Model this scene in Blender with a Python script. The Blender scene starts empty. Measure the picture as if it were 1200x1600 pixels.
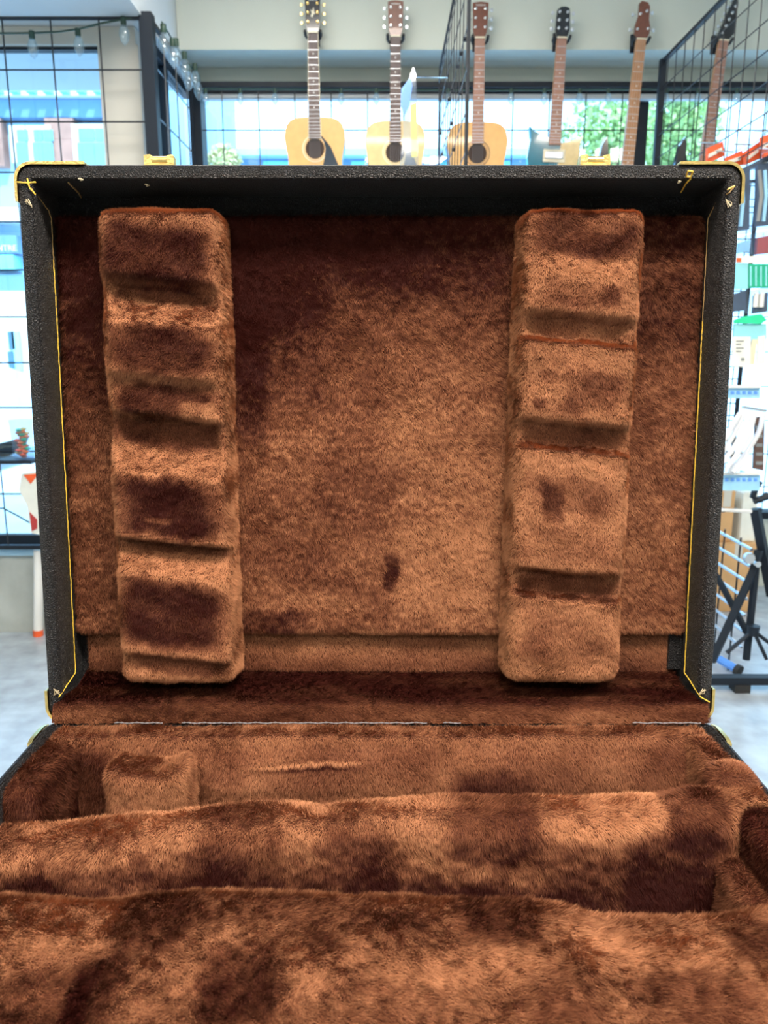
import bpy, bmesh, math, random
import numpy as np
from mathutils import Vector, Matrix
random.seed(7)
RNG = np.random.default_rng(11)
SC = bpy.context.scene
COL = SC.collection
PI = math.pi

# ------------------------------------------------------------------ camera
CAM = np.array([.005, -.854, 1.34]); PITCH = math.radians(12)
cd = bpy.data.cameras.new('camera'); co = bpy.data.objects.new('camera', cd); COL.objects.link(co)
co.location = CAM; co.rotation_euler = (PI / 2 - PITCH, 0, 0)
cd.sensor_fit = 'VERTICAL'; cd.sensor_height = 36; cd.lens = 27; cd.clip_start = .02; cd.clip_end = 300
cd.dof.use_dof = True; cd.dof.focus_distance = .88; cd.dof.aperture_fstop = 9
SC.camera = co

# ------------------------------------------------------------------ sky, sun, exposure
w = bpy.data.worlds.new('sky'); SC.world = w; w.use_nodes = True
bg = w.node_tree.nodes['Background']; bg.inputs[0].default_value = (.50, .77, 1, 1); bg.inputs[1].default_value = 3.1
sd = bpy.data.lights.new('sun', 'SUN'); sd.energy = 4.5; sd.angle = .02; sd.color = (1, .96, .9)
so = bpy.data.objects.new('sun', sd); COL.objects.link(so); so.rotation_euler = (math.radians(44), 0, math.radians(22))
def lamp(name, loc, sx, sy, watt, col, rot=(0, 0, 0)):
    d = bpy.data.lights.new(name, 'AREA'); d.shape = 'RECTANGLE'; d.size = sx; d.size_y = sy; d.energy = watt; d.color = col
    o = bpy.data.objects.new(name, d); COL.objects.link(o); o.location = loc; o.rotation_euler = rot; return o
CEIL = 3.35
LIGHTS = [(.35, -.85, 1.1, .4, 105, (1, .86, .72)), (-1.9, -1.9, 1.2, .6, 40, (1, .88, .74)), (2.0, -.6, 1.2, .6, 50, (1, .9, .78)),
          (-.3, 1.5, 1.2, .6, 45, (1, .93, .84)), (0.1, -2.9, 1.6, .6, 40, (1, .88, .74))]
for i, (x, y, sx, sy, wt, c) in enumerate(LIGHTS):
    lamp('lamp', (x, y, CEIL - .07), sx, sy, wt, c)
SC.view_settings.view_transform = 'Standard'; SC.view_settings.look = 'None'
SC.view_settings.gamma = 1; SC.view_settings.use_curve_mapping = False
SC.view_settings.exposure = 0.45
SC.cycles.use_denoising = True
SC.cycles.max_bounces = 6; SC.cycles.transparent_max_bounces = 12; SC.cycles.sample_clamp_indirect = 6
SC.cycles.caustics_reflective = False; SC.cycles.caustics_refractive = False

# ------------------------------------------------------------------ rays (used only to read real positions off known planes)
RX = np.array([1, 0, 0.]); FW = np.array([0, math.cos(PITCH), -math.sin(PITCH)]); UP = np.array([0, math.sin(PITCH), math.cos(PITCH)])
def ray(px, py): return FW + RX * (px - 600) / 1200 + UP * (800 - py) / 1200
def at_y(px, py, y): r = ray(px, py); return CAM + r * (y - CAM[1]) / r[1]
def at_x(px, py, x): r = ray(px, py); return CAM + r * (x - CAM[0]) / r[0]
def at_z(px, py, z): r = ray(px, py); return CAM + r * (z - CAM[2]) / r[2]

# ------------------------------------------------------------------ materials
def mat(name, col, rough=.5, metal=0, noise=0, nscale=20, bump=0, bscale=60, spec=.5, coat=0, emit=None, estr=0, alpha=1, trans=0):
    m = bpy.data.materials.new(name); m.use_nodes = True; nt = m.node_tree; b = nt.nodes['Principled BSDF']
    b.inputs['Base Color'].default_value = (*col, 1); b.inputs['Roughness'].default_value = rough; b.inputs['Metallic'].default_value = metal
    b.inputs['Specular IOR Level'].default_value = spec; b.inputs['Coat Weight'].default_value = coat; b.inputs['Alpha'].default_value = alpha
    tc = nt.nodes.new('ShaderNodeTexCoord')
    if noise:
        n = nt.nodes.new('ShaderNodeTexNoise'); n.inputs['Scale'].default_value = nscale; n.inputs['Detail'].default_value = 5
        nt.links.new(tc.outputs['Object'], n.inputs['Vector'])
        mr = nt.nodes.new('ShaderNodeMapRange'); mr.inputs['From Min'].default_value = .3; mr.inputs['From Max'].default_value = .7
        mr.inputs['To Min'].default_value = 1 - noise; mr.inputs['To Max'].default_value = 1 + noise
        nt.links.new(n.outputs['Fac'], mr.inputs['Value'])
        h = nt.nodes.new('ShaderNodeHueSaturation'); h.inputs['Color'].default_value = (*col, 1)
        nt.links.new(mr.outputs[0], h.inputs['Value']); nt.links.new(h.outputs[0], b.inputs['Base Color'])
    if bump:
        n = nt.nodes.new('ShaderNodeTexNoise'); n.inputs['Scale'].default_value = bscale; n.inputs['Detail'].default_value = 4
        nt.links.new(tc.outputs['Object'], n.inputs['Vector'])
        bp = nt.nodes.new('ShaderNodeBump'); bp.inputs['Strength'].default_value = bump; bp.inputs['Distance'].default_value = .005
        nt.links.new(n.outputs['Fac'], bp.inputs['Height']); nt.links.new(bp.outputs[0], b.inputs['Normal'])
    if emit: b.inputs['Emission Color'].default_value = (*emit, 1); b.inputs['Emission Strength'].default_value = estr
    return m
def thin_glass(name, tint, refl=.06, haze=0, hcol=(1, 1, 1)):
    m = bpy.data.materials.new(name); m.use_nodes = True; nt = m.node_tree; nt.nodes.clear()
    o = nt.nodes.new('ShaderNodeOutputMaterial'); t = nt.nodes.new('ShaderNodeBsdfTransparent'); g = nt.nodes.new('ShaderNodeBsdfGlossy')
    t.inputs[0].default_value = (*tint, 1); g.inputs['Roughness'].default_value = .03
    mx = nt.nodes.new('ShaderNodeMixShader'); mx.inputs[0].default_value = refl
    nt.links.new(t.outputs[0], mx.inputs[1]); nt.links.new(g.outputs[0], mx.inputs[2]); last = mx
    if haze:
        d = nt.nodes.new('ShaderNodeBsdfDiffuse'); d.inputs[0].default_value = (*hcol, 1)
        m2 = nt.nodes.new('ShaderNodeMixShader'); m2.inputs[0].default_value = haze
        nt.links.new(mx.outputs[0], m2.inputs[1]); nt.links.new(d.outputs[0], m2.inputs[2]); last = m2
    nt.links.new(last.outputs[0], o.inputs[0]); return m

def plush_mat():
    m = bpy.data.materials.new('brown_plush'); m.use_nodes = True; nt = m.node_tree; b = nt.nodes['Principled BSDF']
    b.inputs['Roughness'].default_value = .6; b.inputs['Specular IOR Level'].default_value = .07
    b.inputs['Sheen Weight'].default_value = .0; b.inputs['Sheen Roughness'].default_value = .4; b.inputs['Sheen Tint'].default_value = (1, .6, .35, 1)
    a = nt.nodes.new('ShaderNodeAttribute'); a.attribute_name = 'nap_shade'  # pile tone plus the light and shade painted into it
    r = nt.nodes.new('ShaderNodeValToRGB'); e = r.color_ramp.elements
    e[0].position = 0; e[0].color = (.034, .0062, .0044, 1); e[1].position = 1; e[1].color = (.52, .236, .120, 1)
    k = e.new(.5); k.color = (.198, .073, .037, 1)
    nt.links.new(a.outputs['Fac'], r.inputs[0]); nt.links.new(r.outputs[0], b.inputs['Base Color'])
    return m
def vinyl_mat(name, grain, dist):
    m = bpy.data.materials.new(name); m.use_nodes = True; nt = m.node_tree; b = nt.nodes['Principled BSDF']
    b.inputs['Base Color'].default_value = (.011, .012, .016, 1); b.inputs['Roughness'].default_value = .46; b.inputs['Specular IOR Level'].default_value = .42
    tc = nt.nodes.new('ShaderNodeTexCoord'); n = nt.nodes.new('ShaderNodeTexVoronoi'); n.feature = 'DISTANCE_TO_EDGE'; n.inputs['Scale'].default_value = grain
    nz = nt.nodes.new('ShaderNodeTexNoise'); nz.inputs['Scale'].default_value = grain * .8; nz.inputs['Detail'].default_value = 3
    mx = nt.nodes.new('ShaderNodeVectorMath'); mx.operation = 'MULTIPLY_ADD'; mx.inputs[1].default_value = (.004, .004, .004)
    nt.links.new(tc.outputs['Object'], nz.inputs['Vector']); nt.links.new(nz.outputs['Color'], mx.inputs[0]); nt.links.new(tc.outputs['Object'], mx.inputs[2])
    nt.links.new(mx.outputs[0], n.inputs['Vector'])
    cr = nt.nodes.new('ShaderNodeMapRange'); cr.inputs['From Max'].default_value = .35
    nt.links.new(n.outputs['Distance'], cr.inputs['Value'])
    ra = nt.nodes.new('ShaderNodeValToRGB'); ra.color_ramp.elements[0].color = (.0035, .004, .006, 1); ra.color_ramp.elements[1].color = (.026, .026, .029, 1)
    nt.links.new(cr.outputs[0], ra.inputs[0]); nt.links.new(ra.outputs[0], b.inputs['Base Color'])
    bp = nt.nodes.new('ShaderNodeBump'); bp.inputs['Strength'].default_value = .9; bp.inputs['Distance'].default_value = dist
    nt.links.new(cr.outputs[0], bp.inputs['Height']); nt.links.new(bp.outputs[0], b.inputs['Normal'])
    return m
M = dict(
    plush=plush_mat(), vinyl=vinyl_mat('black_grained_vinyl', 380, .0022),
    brass=mat('brass', (.83, .60, .22), .28, 1, noise=.15, nscale=120, bump=.15, bscale=400),
    cord=mat('gold_cord', (.80, .53, .07), .5, noise=.25, nscale=500), cord_dull=mat('dull_gold_thread', (.33, .21, .08), .7, noise=.3, nscale=500),
    tuft=mat('frayed_beige_thread', (.6, .5, .33), .8), seam=mat('silver_seam', (.38, .38, .42), .4, .5, noise=.3, nscale=900),
    wall=mat('painted_wall', (.62, .66, .60), .85, noise=.03, nscale=3), ceil=mat('ceiling_paint', (.75, .76, .74), .9, noise=.03, nscale=2),
    soffit=mat('soffit_paint', (.66, .72, .76), .8, noise=.03, nscale=3),
    floor=mat('polished_concrete', (.36, .41, .46), .25, noise=.22, nscale=9, bump=.05, bscale=30),
    conc=mat('grey_concrete', (.42, .45, .43), .8, noise=.12, nscale=8, bump=.2, bscale=60),
    wire=mat('black_wire', (.02, .022, .028), .35), steel=mat('black_steel', (.012, .018, .028), .5, spec=.25),
    chrome=mat('chrome', (.75, .77, .8), .18, 1), rubber=mat('rubber', (.02, .02, .02), .7),
    glass=thin_glass('window_glass', (.86, .95, 1), .05), clear=thin_glass('clear_plastic', (.86, .92, .98), .03, .10, (.45, .55, .7)),
    bulb=thin_glass('bulb_glass', (.86, .95, 1), .18, .08, (.8, .95, 1)), cable_green=mat('green_cable', (.03, .07, .05), .5),
    spruce=mat('spruce_top', (.78, .44, .15), .35, noise=.06, nscale=30, coat=.2), spruce_pale=mat('pale_spruce_top', (.80, .56, .25), .4, noise=.06, nscale=30, coat=.15),
    mahog=mat('mahogany', (.16, .045, .022), .35, noise=.2, nscale=60, coat=.4), rosew=mat('rosewood', (.13, .075, .06), .5, noise=.2, nscale=90),
    redwood=mat('reddish_rosewood', (.42, .20, .13), .5, noise=.15, nscale=90), maple=mat('maple_neck', (.50, .25, .12), .4, noise=.1, nscale=40),
    black=mat('gloss_black', (.012, .012, .016), .15, coat=.5), cream=mat('cream', (.82, .75, .56), .4), white=mat('white_plastic', (.8, .8, .78), .4),
    gold=mat('gold_tuner', (.85, .62, .25), .25, 1), guard=mat('dark_pickguard', (.035, .05, .07), .12, coat=.3),
    teal=mat('teal_lacquer', (.015, .16, .24), .12, noise=.15, nscale=14, coat=.8), olive=mat('honey_wood', (.62, .46, .2), .2, noise=.1, nscale=30, coat=.6),
    hole=mat('soundhole_dark', (.05, .03, .025), .8), silver=mat('silver_paint', (.62, .65, .7), .3, .8),
    red=mat('orange_red_card', (.85, .12, .03), .45, noise=.1, nscale=20), redd=mat('dark_red_card', (.45, .04, .04), .5),
    green=mat('green_card', (.02, .45, .27), .4, noise=.1, nscale=25), greenb=mat('bright_green_card', (.02, .65, .33), .5), teals=mat('turquoise_card', (.3, .72, .8), .4),
    paper=mat('white_paper', (.80, .82, .76), .7, noise=.05, nscale=20), navy=mat('navy_cloth', (.03, .06, .12), .6, noise=.3, nscale=30),
    blue=mat('blue_plastic', (.12, .33, .85), .3), lblue=mat('pale_blue_plastic', (.35, .68, .95), .3, noise=.08, nscale=20), yellow=mat('yellow_print', (.8, .62, .15), .4),
    cardb=mat('cardboard', (.62, .37, .17), .8, noise=.08, nscale=12), greycab=mat('white_cable', (.75, .77, .8), .35), orange=mat('orange_sweets', (.85, .2, .04), .4),
    facade=mat('pale_facade', (.34, .56, .74), .8, noise=.05, nscale=1), facade_b=mat('blue_facade', (.13, .27, .46), .7, noise=.06, nscale=1), cyan=mat('cyan_window', (.18, .60, .74), .12, noise=.1, nscale=2),
    beige=mat('beige_render', (.62, .60, .54), .8, noise=.05, nscale=2), brick=mat('brick', (.42, .22, .17), .85, noise=.15, nscale=5), mortar=mat('mortar', (.55, .5, .48), .9),
    asphalt=mat('street_paving', (.62, .68, .76), .9, noise=.1, nscale=2), leaf=mat('tree_leaf', (.40, .58, .22), .5, noise=.4, nscale=3), bush=mat('pale_bush_leaf', (.62, .60, .32), .6, noise=.3, nscale=9),
    bark=mat('bark', (.12, .08, .05), .9, noise=.3, nscale=20, bump=.5, bscale=40), van=mat('white_van_paint', (.72, .8, .84), .2, coat=.5), vglass=mat('dark_glass', (.06, .16, .25), .08),
    ink=mat('grey_ink', (.25, .27, .27), .6), tabletop=mat('dark_table', (.07, .05, .04), .5, noise=.2, nscale=8),
    diff=mat('lamp_diffuser', (.9, .9, .9), .5, emit=(1, .93, .82), estr=3), felt=mat('felt_floor', (.16, .05, .024), .95, noise=.2, nscale=60),
)

# ------------------------------------------------------------------ mesh helpers
class MB:
    def __init__(s): s.v = []; s.f = []
    def add(s, vs, fs):
        n = len(s.v); s.v += [tuple(map(float, p)) for p in vs]; s.f += [tuple(n + i for i in f) for f in fs]; return s
    def box(s, x0, x1, y0, y1, z0, z1, rot=None, bev=0):
        if bev:
            bm = bmesh.new(); bmesh.ops.create_cube(bm, size=1)
            for v in bm.verts: v.co = Vector(((x0 + x1) / 2 + v.co.x * (x1 - x0), (y0 + y1) / 2 + v.co.y * (y1 - y0), (z0 + z1) / 2 + v.co.z * (z1 - z0)))
            bmesh.ops.bevel(bm, geom=bm.edges[:], offset=bev, segments=2, affect='EDGES', profile=.5)
            vs = [tuple(v.co) for v in bm.verts]; fs = [[v.index for v in f.verts] for f in bm.faces]; bm.free()
        else:
            vs = [(x, y, z) for x in (x0, x1) for y in (y0, y1) for z in (z0, z1)]
            fs = [(0, 1, 3, 2), (4, 6, 7, 5), (0, 4, 5, 1), (2, 3, 7, 6), (0, 2, 6, 4), (1, 5, 7, 3)]
        if rot is not None:
            c = Vector(((x0 + x1) / 2, (y0 + y1) / 2, (z0 + z1) / 2)); vs = [tuple(c + rot @ (Vector(v) - c)) for v in vs]
        return s.add(vs, fs)
    def tube(s, pts, r, n=8, caps=True, sx=1):
        P = [Vector(p) for p in pts]; R = r if isinstance(r, (list, tuple)) else [r] * len(P); rings = []; prev = None
        for i, p in enumerate(P):
            t = (P[min(i + 1, len(P) - 1)] - P[max(i - 1, 0)]).normalized()
            a = Vector((0, 0, 1)) if abs(t.z) < .9 else Vector((0, 1, 0))
            if prev is not None: a = prev
            u = t.cross(a).normalized(); b = u.cross(t).normalized(); prev = b
            rings.append([p + (u * math.cos(2 * PI * k / n) * sx + b * math.sin(2 * PI * k / n)) * R[i] for k in range(n)])
        vs = [q for g in rings for q in g]; fs = [(i * n + k, i * n + (k + 1) % n, (i + 1) * n + (k + 1) % n, (i + 1) * n + k) for i in range(len(P) - 1) for k in range(n)]
        if caps: fs += [tuple(range(n - 1, -1, -1)), tuple((len(P) - 1) * n + k for k in range(n))]
        return s.add(vs, fs)
    def prism(s, poly, d0, d1, f):           # poly of (a,b); f(a,b,d)->xyz
        n = len(poly); vs = [f(a, b, d0) for a, b in poly] + [f(a, b, d1) for a, b in poly]
        fs = [tuple(range(n - 1, -1, -1)), tuple(range(n, 2 * n))] + [(i, (i + 1) % n, n + (i + 1) % n, n + i) for i in range(n)]
        return s.add(vs, fs)
    def lathe(s, prof, c=(0, 0, 0), n=16, axis='z'):
        vs = []
        for r_, h in prof:
            for k in range(n):
                a = 2 * PI * k / n; x, y = r_ * math.cos(a), r_ * math.sin(a)
                p = {'z': (x, y, h), 'y': (x, h, y), 'x': (h, x, y)}[axis]; vs.append((c[0] + p[0], c[1] + p[1], c[2] + p[2]))
        fs = [(i * n + k, i * n + (k + 1) % n, (i + 1) * n + (k + 1) % n, (i + 1) * n + k) for i in range(len(prof) - 1) for k in range(n)]
        fs += [tuple(range(n - 1, -1, -1)), tuple((len(prof) - 1) * n + k for k in range(n))]
        return s.add(vs, fs)
    def loft(s, loops, cap0=True, cap1=True):
        n = len(loops[0]); vs = [p for l in loops for p in l]
        fs = [(i * n + k, i * n + (k + 1) % n, (i + 1) * n + (k + 1) % n, (i + 1) * n + k) for i in range(len(loops) - 1) for k in range(n)]
        if cap0: fs.append(tuple(range(n - 1, -1, -1)))
        if cap1: fs.append(tuple((len(loops) - 1) * n + k for k in range(n)))
        return s.add(vs, fs)
    def mesh(s, name, m, smooth=False):
        me = bpy.data.meshes.new(name); me.from_pydata(s.v, [], s.f); me.materials.append(m)
        bm = bmesh.new(); bm.from_mesh(me); bmesh.ops.recalc_face_normals(bm, faces=bm.faces); bm.to_mesh(me); bm.free()
        if smooth:
            me.polygons.foreach_set('use_smooth', [True] * len(me.polygons)); me.set_sharp_from_angle(angle=math.radians(40))
        me.update(); return me

def link(o, parent=None):
    COL.objects.link(o)
    if parent is not None: o.parent = parent
    return o
def obj(name, mb, m, parent=None, smooth=False, off=None, label=None):
    if off is not None: mb.v = [(x - off[0], y - off[1], z - off[2]) for x, y, z in mb.v]
    o = bpy.data.objects.new(name, mb.mesh(name, M[m] if isinstance(m, str) else m, smooth)); link(o, parent)
    if label: o['label'] = label
    return o
def share(o, loc, parent=None, rot=None):
    c = o.copy(); COL.objects.link(c); c.location = loc
    if parent is not None: c.parent = parent
    if rot is not None: c.rotation_euler = rot
    return c
def tag(o, label, cat, group=None, kind=None):
    o['label'] = label; o['category'] = cat
    if group: o['group'] = group
    if kind: o['kind'] = kind
    return o
def thing(name, loc, label, cat, group=None, rot=(0, 0, 0)):
    o = bpy.data.objects.new(name, None); COL.objects.link(o); o.location = loc; o.rotation_euler = rot; o.empty_display_size = .05
    return tag(o, label, cat, group)
def struct(name, mb, m, parent=None, smooth=False):
    o = obj(name, mb, m, parent, smooth)
    if parent is None: o['kind'] = 'structure'
    return o
def text_mesh(name, body, size, m, loc, rot, parent=None, ext=.0004, align='CENTER'):
    c = bpy.data.curves.new(name, 'FONT'); c.body = body; c.size = size; c.extrude = ext; c.align_x = align; c.align_y = 'CENTER'; c.resolution_u = 2
    o = bpy.data.objects.new(name, c); me = bpy.data.meshes.new_from_object(o); bpy.data.objects.remove(o)
    me.materials.clear(); me.materials.append(M[m]); q = bpy.data.objects.new(name, me); link(q, parent); q.location = loc; q.rotation_euler = rot; return q

# ------------------------------------------------------------------ noise (numpy value noise)
def _h(i, j, k, s):
    n = (i * 374761393 + j * 668265263 + k * 2147483647 + s * 1274126177) & 0xffffffff
    n = ((n ^ (n >> 13)) * 1274126177) & 0xffffffff
    return ((n ^ (n >> 16)) & 0xffffff) / float(0xffffff)
def vnoise(p, scale, seed=0, octv=2):
    out = np.zeros(len(p)); amp = 1; tot = 0
    for o in range(octv):
        q = p * scale * 2 ** o + 31.7 * (seed + 1); i = np.floor(q).astype(np.int64); f = q - i; f = f * f * (3 - 2 * f)
        r = 0
        for a in (0, 1):
            for b in (0, 1):
                for c in (0, 1):
                    wgt = (f[:, 0] if a else 1 - f[:, 0]) * (f[:, 1] if b else 1 - f[:, 1]) * (f[:, 2] if c else 1 - f[:, 2])
                    r = r + wgt * _h(i[:, 0] + a, i[:, 1] + b, i[:, 2] + c, seed + o * 7)
        out += amp * r; tot += amp; amp *= .5
    return out / tot          # 0..1
def nrm(v): return v / np.maximum(np.linalg.norm(v, axis=1, keepdims=True), 1e-9)
def sstep(a, b, x): t = np.clip((x - a) / (b - a), 0, 1); return t * t * (3 - 2 * t)

# ------------------------------------------------------------------ soft boxes and plush
def softgrid(h, r, ds):
    """verts and quads of a rounded box of half sizes h"""
    h = np.array(h, float); V = []; Q = []; n0 = 0
    for ax in range(3):
        b, c = (ax + 1) % 3, (ax + 2) % 3
        nb = max(4, int(2 * h[b] / ds)); nc = max(4, int(2 * h[c] / ds))
        def lin(hh, n):
            t = np.linspace(-1, 1, n + 1); return hh * t
        B, Cc = np.meshgrid(lin(h[b], nb), lin(h[c], nc), indexing='ij')
        for sgn in (-1, 1):
            P = np.zeros((B.size, 3)); P[:, ax] = sgn * h[ax]; P[:, b] = B.ravel(); P[:, c] = Cc.ravel()
            idx = np.arange(B.size).reshape(B.shape) + n0
            q = np.stack([idx[:-1, :-1], idx[1:, :-1], idx[1:, 1:], idx[:-1, 1:]], -1).reshape(-1, 4)
            if sgn < 0: q = q[:, ::-1]
            V.append(P); Q.append(q); n0 += B.size
    V = np.concatenate(V); Q = np.concatenate(Q)
    core = np.clip(V, -(h - r), h - r); V = core + nrm(V - core) * r
    key = np.round(V * 1e5).astype(np.int64); _, first, inv = np.unique(key, axis=0, return_index=True, return_inverse=True)
    V = V[first]; Q = inv.ravel()[Q]
    ok = np.array([len(set(x)) == 4 for x in Q.tolist()]); return V, Q[ok]

GAIN = lambda x: .54 + (x - .5) * 1.45
def plush(name, V, Q, parent, off, comb, nap_shade, lean=None, keep=None, dens=1.7e6, length=.0052, width=.00034, label=None):
    A, B, C_, D = (V[Q[:, k]] for k in range(4))
    fn = np.cross(C_ - A, D - B); area = np.linalg.norm(fn, axis=1) / 2; fnn = nrm(fn)
    vn = np.zeros_like(V)
    for k in range(4): np.add.at(vn, Q[:, k], fn)
    vn = nrm(vn)
    cen = (A + B + C_ + D) / 4
    wgt = area.copy()
    if keep is not None: wgt = wgt * keep(cen, fnn)
    n = int(wgt.sum() * dens)
    if n > 0:
        f = RNG.choice(len(Q), n, p=wgt / wgt.sum()); s = RNG.random((n, 1)); t = RNG.random((n, 1))
        bl = lambda X: (1 - s) * (1 - t) * X[Q[f, 0]] + s * (1 - t) * X[Q[f, 1]] + s * t * X[Q[f, 2]] + (1 - s) * t * X[Q[f, 3]]
        P = bl(V); Nn = nrm(bl(vn))
        c = comb(P, Nn); c = c + (np.stack([vnoise(P, 26, 3), vnoise(P, 26, 5), vnoise(P, 26, 9)], 1) - .5) * 1.9 + RNG.normal(0, .22, (n, 3))
        c = nrm(c - Nn * (c * Nn).sum(1, keepdims=True))
        th = np.radians(38 + 30 * vnoise(P, 30, 21) + RNG.normal(0, 6, n)) if lean is None else lean(P)
        clump = (np.stack([vnoise(P, 160, 31, 1), vnoise(P, 160, 33, 1), vnoise(P, 160, 35, 1)], 1) - .5) * .7
        T = nrm(Nn * np.cos(th)[:, None] + c * np.sin(th)[:, None] + clump)
        S = nrm(np.cross(T, Nn) + RNG.normal(0, .25, (n, 3)))
        L = (length * (.75 + .5 * RNG.random(n)))[:, None]; W = (width * (.7 + .6 * RNG.random(n)))[:, None]
        tri = np.stack([P - S * W - Nn * .0006, P + S * W - Nn * .0006, P + T * L], 1).reshape(-1, 3)
        tn = np.clip(GAIN(nap_shade(P, Nn)) + RNG.normal(0, .11, n), 0, 1)
    else: tri = np.zeros((0, 3)); tn = np.zeros(0)
    bn = np.clip(GAIN(nap_shade(cen, fnn)), 0, 1) * .25
    allv = np.concatenate([V, tri]) - np.array(off); nq = len(Q)
    me = bpy.data.meshes.new(name); me.vertices.add(len(allv)); me.vertices.foreach_set('co', allv.ravel())
    me.loops.add(nq * 4 + len(tri)); me.loops.foreach_set('vertex_index', np.concatenate([Q.ravel(), np.arange(len(tri)) + len(V)]).astype(np.int32))
    me.polygons.add(nq + n); me.polygons.foreach_set('loop_start', np.concatenate([np.arange(nq) * 4, nq * 4 + np.arange(n) * 3]).astype(np.int32))
    sm = np.zeros(nq + n, bool); sm[:nq] = True; me.polygons.foreach_set('use_smooth', sm)
    at = me.attributes.new('nap_shade', 'FLOAT', 'FACE'); at.data.foreach_set('value', np.concatenate([bn, tn]).astype(np.float32))
    me.materials.append(M['plush']); me.update(calc_edges=True)
    o = link(bpy.data.objects.new(name, me), parent)
    if label: o['label'] = label
    return o

# ================================================================== ROOM SHELL
YW = 3.40; YL = 2.66; XR = -.97; HEAD = 2.65
f = MB().box(-3.6, 4.2, -5, YW + .12, -.1, 0); struct('floor', f, 'floor')
struct('ceiling', MB().box(-3.6, 4.2, -5, YW + .12, CEIL, CEIL + .1), 'ceil')
struct('wall_rear', MB().box(-3.6, 4.2, -5.1, -5, 0, CEIL), 'wall')
struct('wall_left', MB().box(-3.7, -3.6, -5, YW + .12, 0, CEIL), 'wall')
struct('wall_right', MB().box(4.2, 4.3, -5, YW + .12, 0, CEIL), 'wall')
struct('wall_back', MB().box(XR - .02, 4.2, YW, YW + .12, HEAD, CEIL).box(XR - .02, 4.2, YW, YW + .12, 0, .39), 'wall')
struct('trim_bulkhead', MB().box(XR + .002, 4.2, 3.15, YW - .002, 2.722, CEIL - .002), 'wall')
struct('trim_soffit', MB().box(-3.6, XR, 1.4, YW + .1, HEAD, CEIL - .002), 'soffit')
struct('wall_front_left', MB().box(-3.6, XR - .02, YL, YL + .12, 0, .39), 'conc')
struct('wall_alcove', MB().box(XR - .1, XR - .022, YL + .12, YW + .1, 0, .39), 'conc')
struct('trim_header', MB().box(-3.6, XR - .06, YL + .02, YL + .10, 2.58, HEAD - .002), 'beige')
struct('trim_pillar', MB().box(-1.19, -1.02, YL + .02, YL + .14, .39, 2.58), 'beige')
struct('trim_sill', MB().box(-3.6, XR - .02, YL - .03, YL + .1, .39, .42), 'facade')

def window(name, parts_y, x0, x1, z0, z1, xs, head=.05):
    y0, y1 = parts_y; fr = MB().box(x0, x1, y0, y1, z1 - head, z1).box(x0, x1, y0, y1, z0, z0 + .05)
    o = struct(name, fr, 'steel')
    for a in xs: obj('mullion', MB().box(a[0], a[1], y0, y1, z0 + .05, z1 - head), 'steel', o)
    ed = [x0] + [v for a in xs for v in a] + [x1]
    for k in range(0, len(ed), 2):
        if ed[k + 1] - ed[k] > .05: obj('pane', MB().box(ed[k] + .002, ed[k + 1] - .002, (y0 + y1) / 2 - .003, (y0 + y1) / 2 + .003, z0 + .05, z1 - head), 'glass', o)
    return o
window('window_1', (YW + .02, YW + .08), XR, 4.2, .39, HEAD, [(XR, XR + .05), (1.29, 1.36), (3.0, 3.06)])
window('window_2', (YL + .045, YL + .085), -3.6, -1.19, .42, 2.58, [(-3.6, -3.55), (-2.3, -2.26)], head=.012)
wo = struct('window_3', MB().box(XR - .07, XR - .03, YL + .14, YW + .1, HEAD - .04, HEAD).box(XR - .07, XR - .03, YL + .14, YW, .39, .43), 'steel')
obj('pane', MB().box(XR - .053, XR - .047, YL + .14, YW, .43, HEAD - .04), 'glass', wo)
obj('mullion', MB().box(XR - .07, XR - .03, 3.02, 3.06, .43, HEAD - .04), 'steel', wo)
struct('trim_window_head', MB().box(XR, 4.2, YW - .025, YW + .015, HEAD - .075, HEAD - .052), 'soffit')

# ceiling lamps
for i, (x, y, sx, sy, wt, c) in enumerate(LIGHTS):
    nm = ['over the open case', 'near the rear left', 'on the right side', 'nearest the hanging guitars', 'farthest back, by the rear wall'][i]
    t = thing('ceiling_light', (x, y, CEIL), 'rectangular white ceiling light panel ' + nm, 'light', 'ceiling light panels')
    fr = MB()
    for a in (-1, 1):
        fr.box(a * sx / 2 - .02, a * sx / 2 + .02, -sy / 2 - .02, sy / 2 + .02, -.1, -.001).box(-sx / 2, sx / 2, a * sy / 2 - .02, a * sy / 2 + .02, -.1, -.001)
    obj('frame', fr, 'white', t); obj('diffuser', MB().box(-sx / 2 + .02, sx / 2 - .02, -sy / 2 + .02, sy / 2 - .02, -.05, -.02), 'diff', t)

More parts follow.
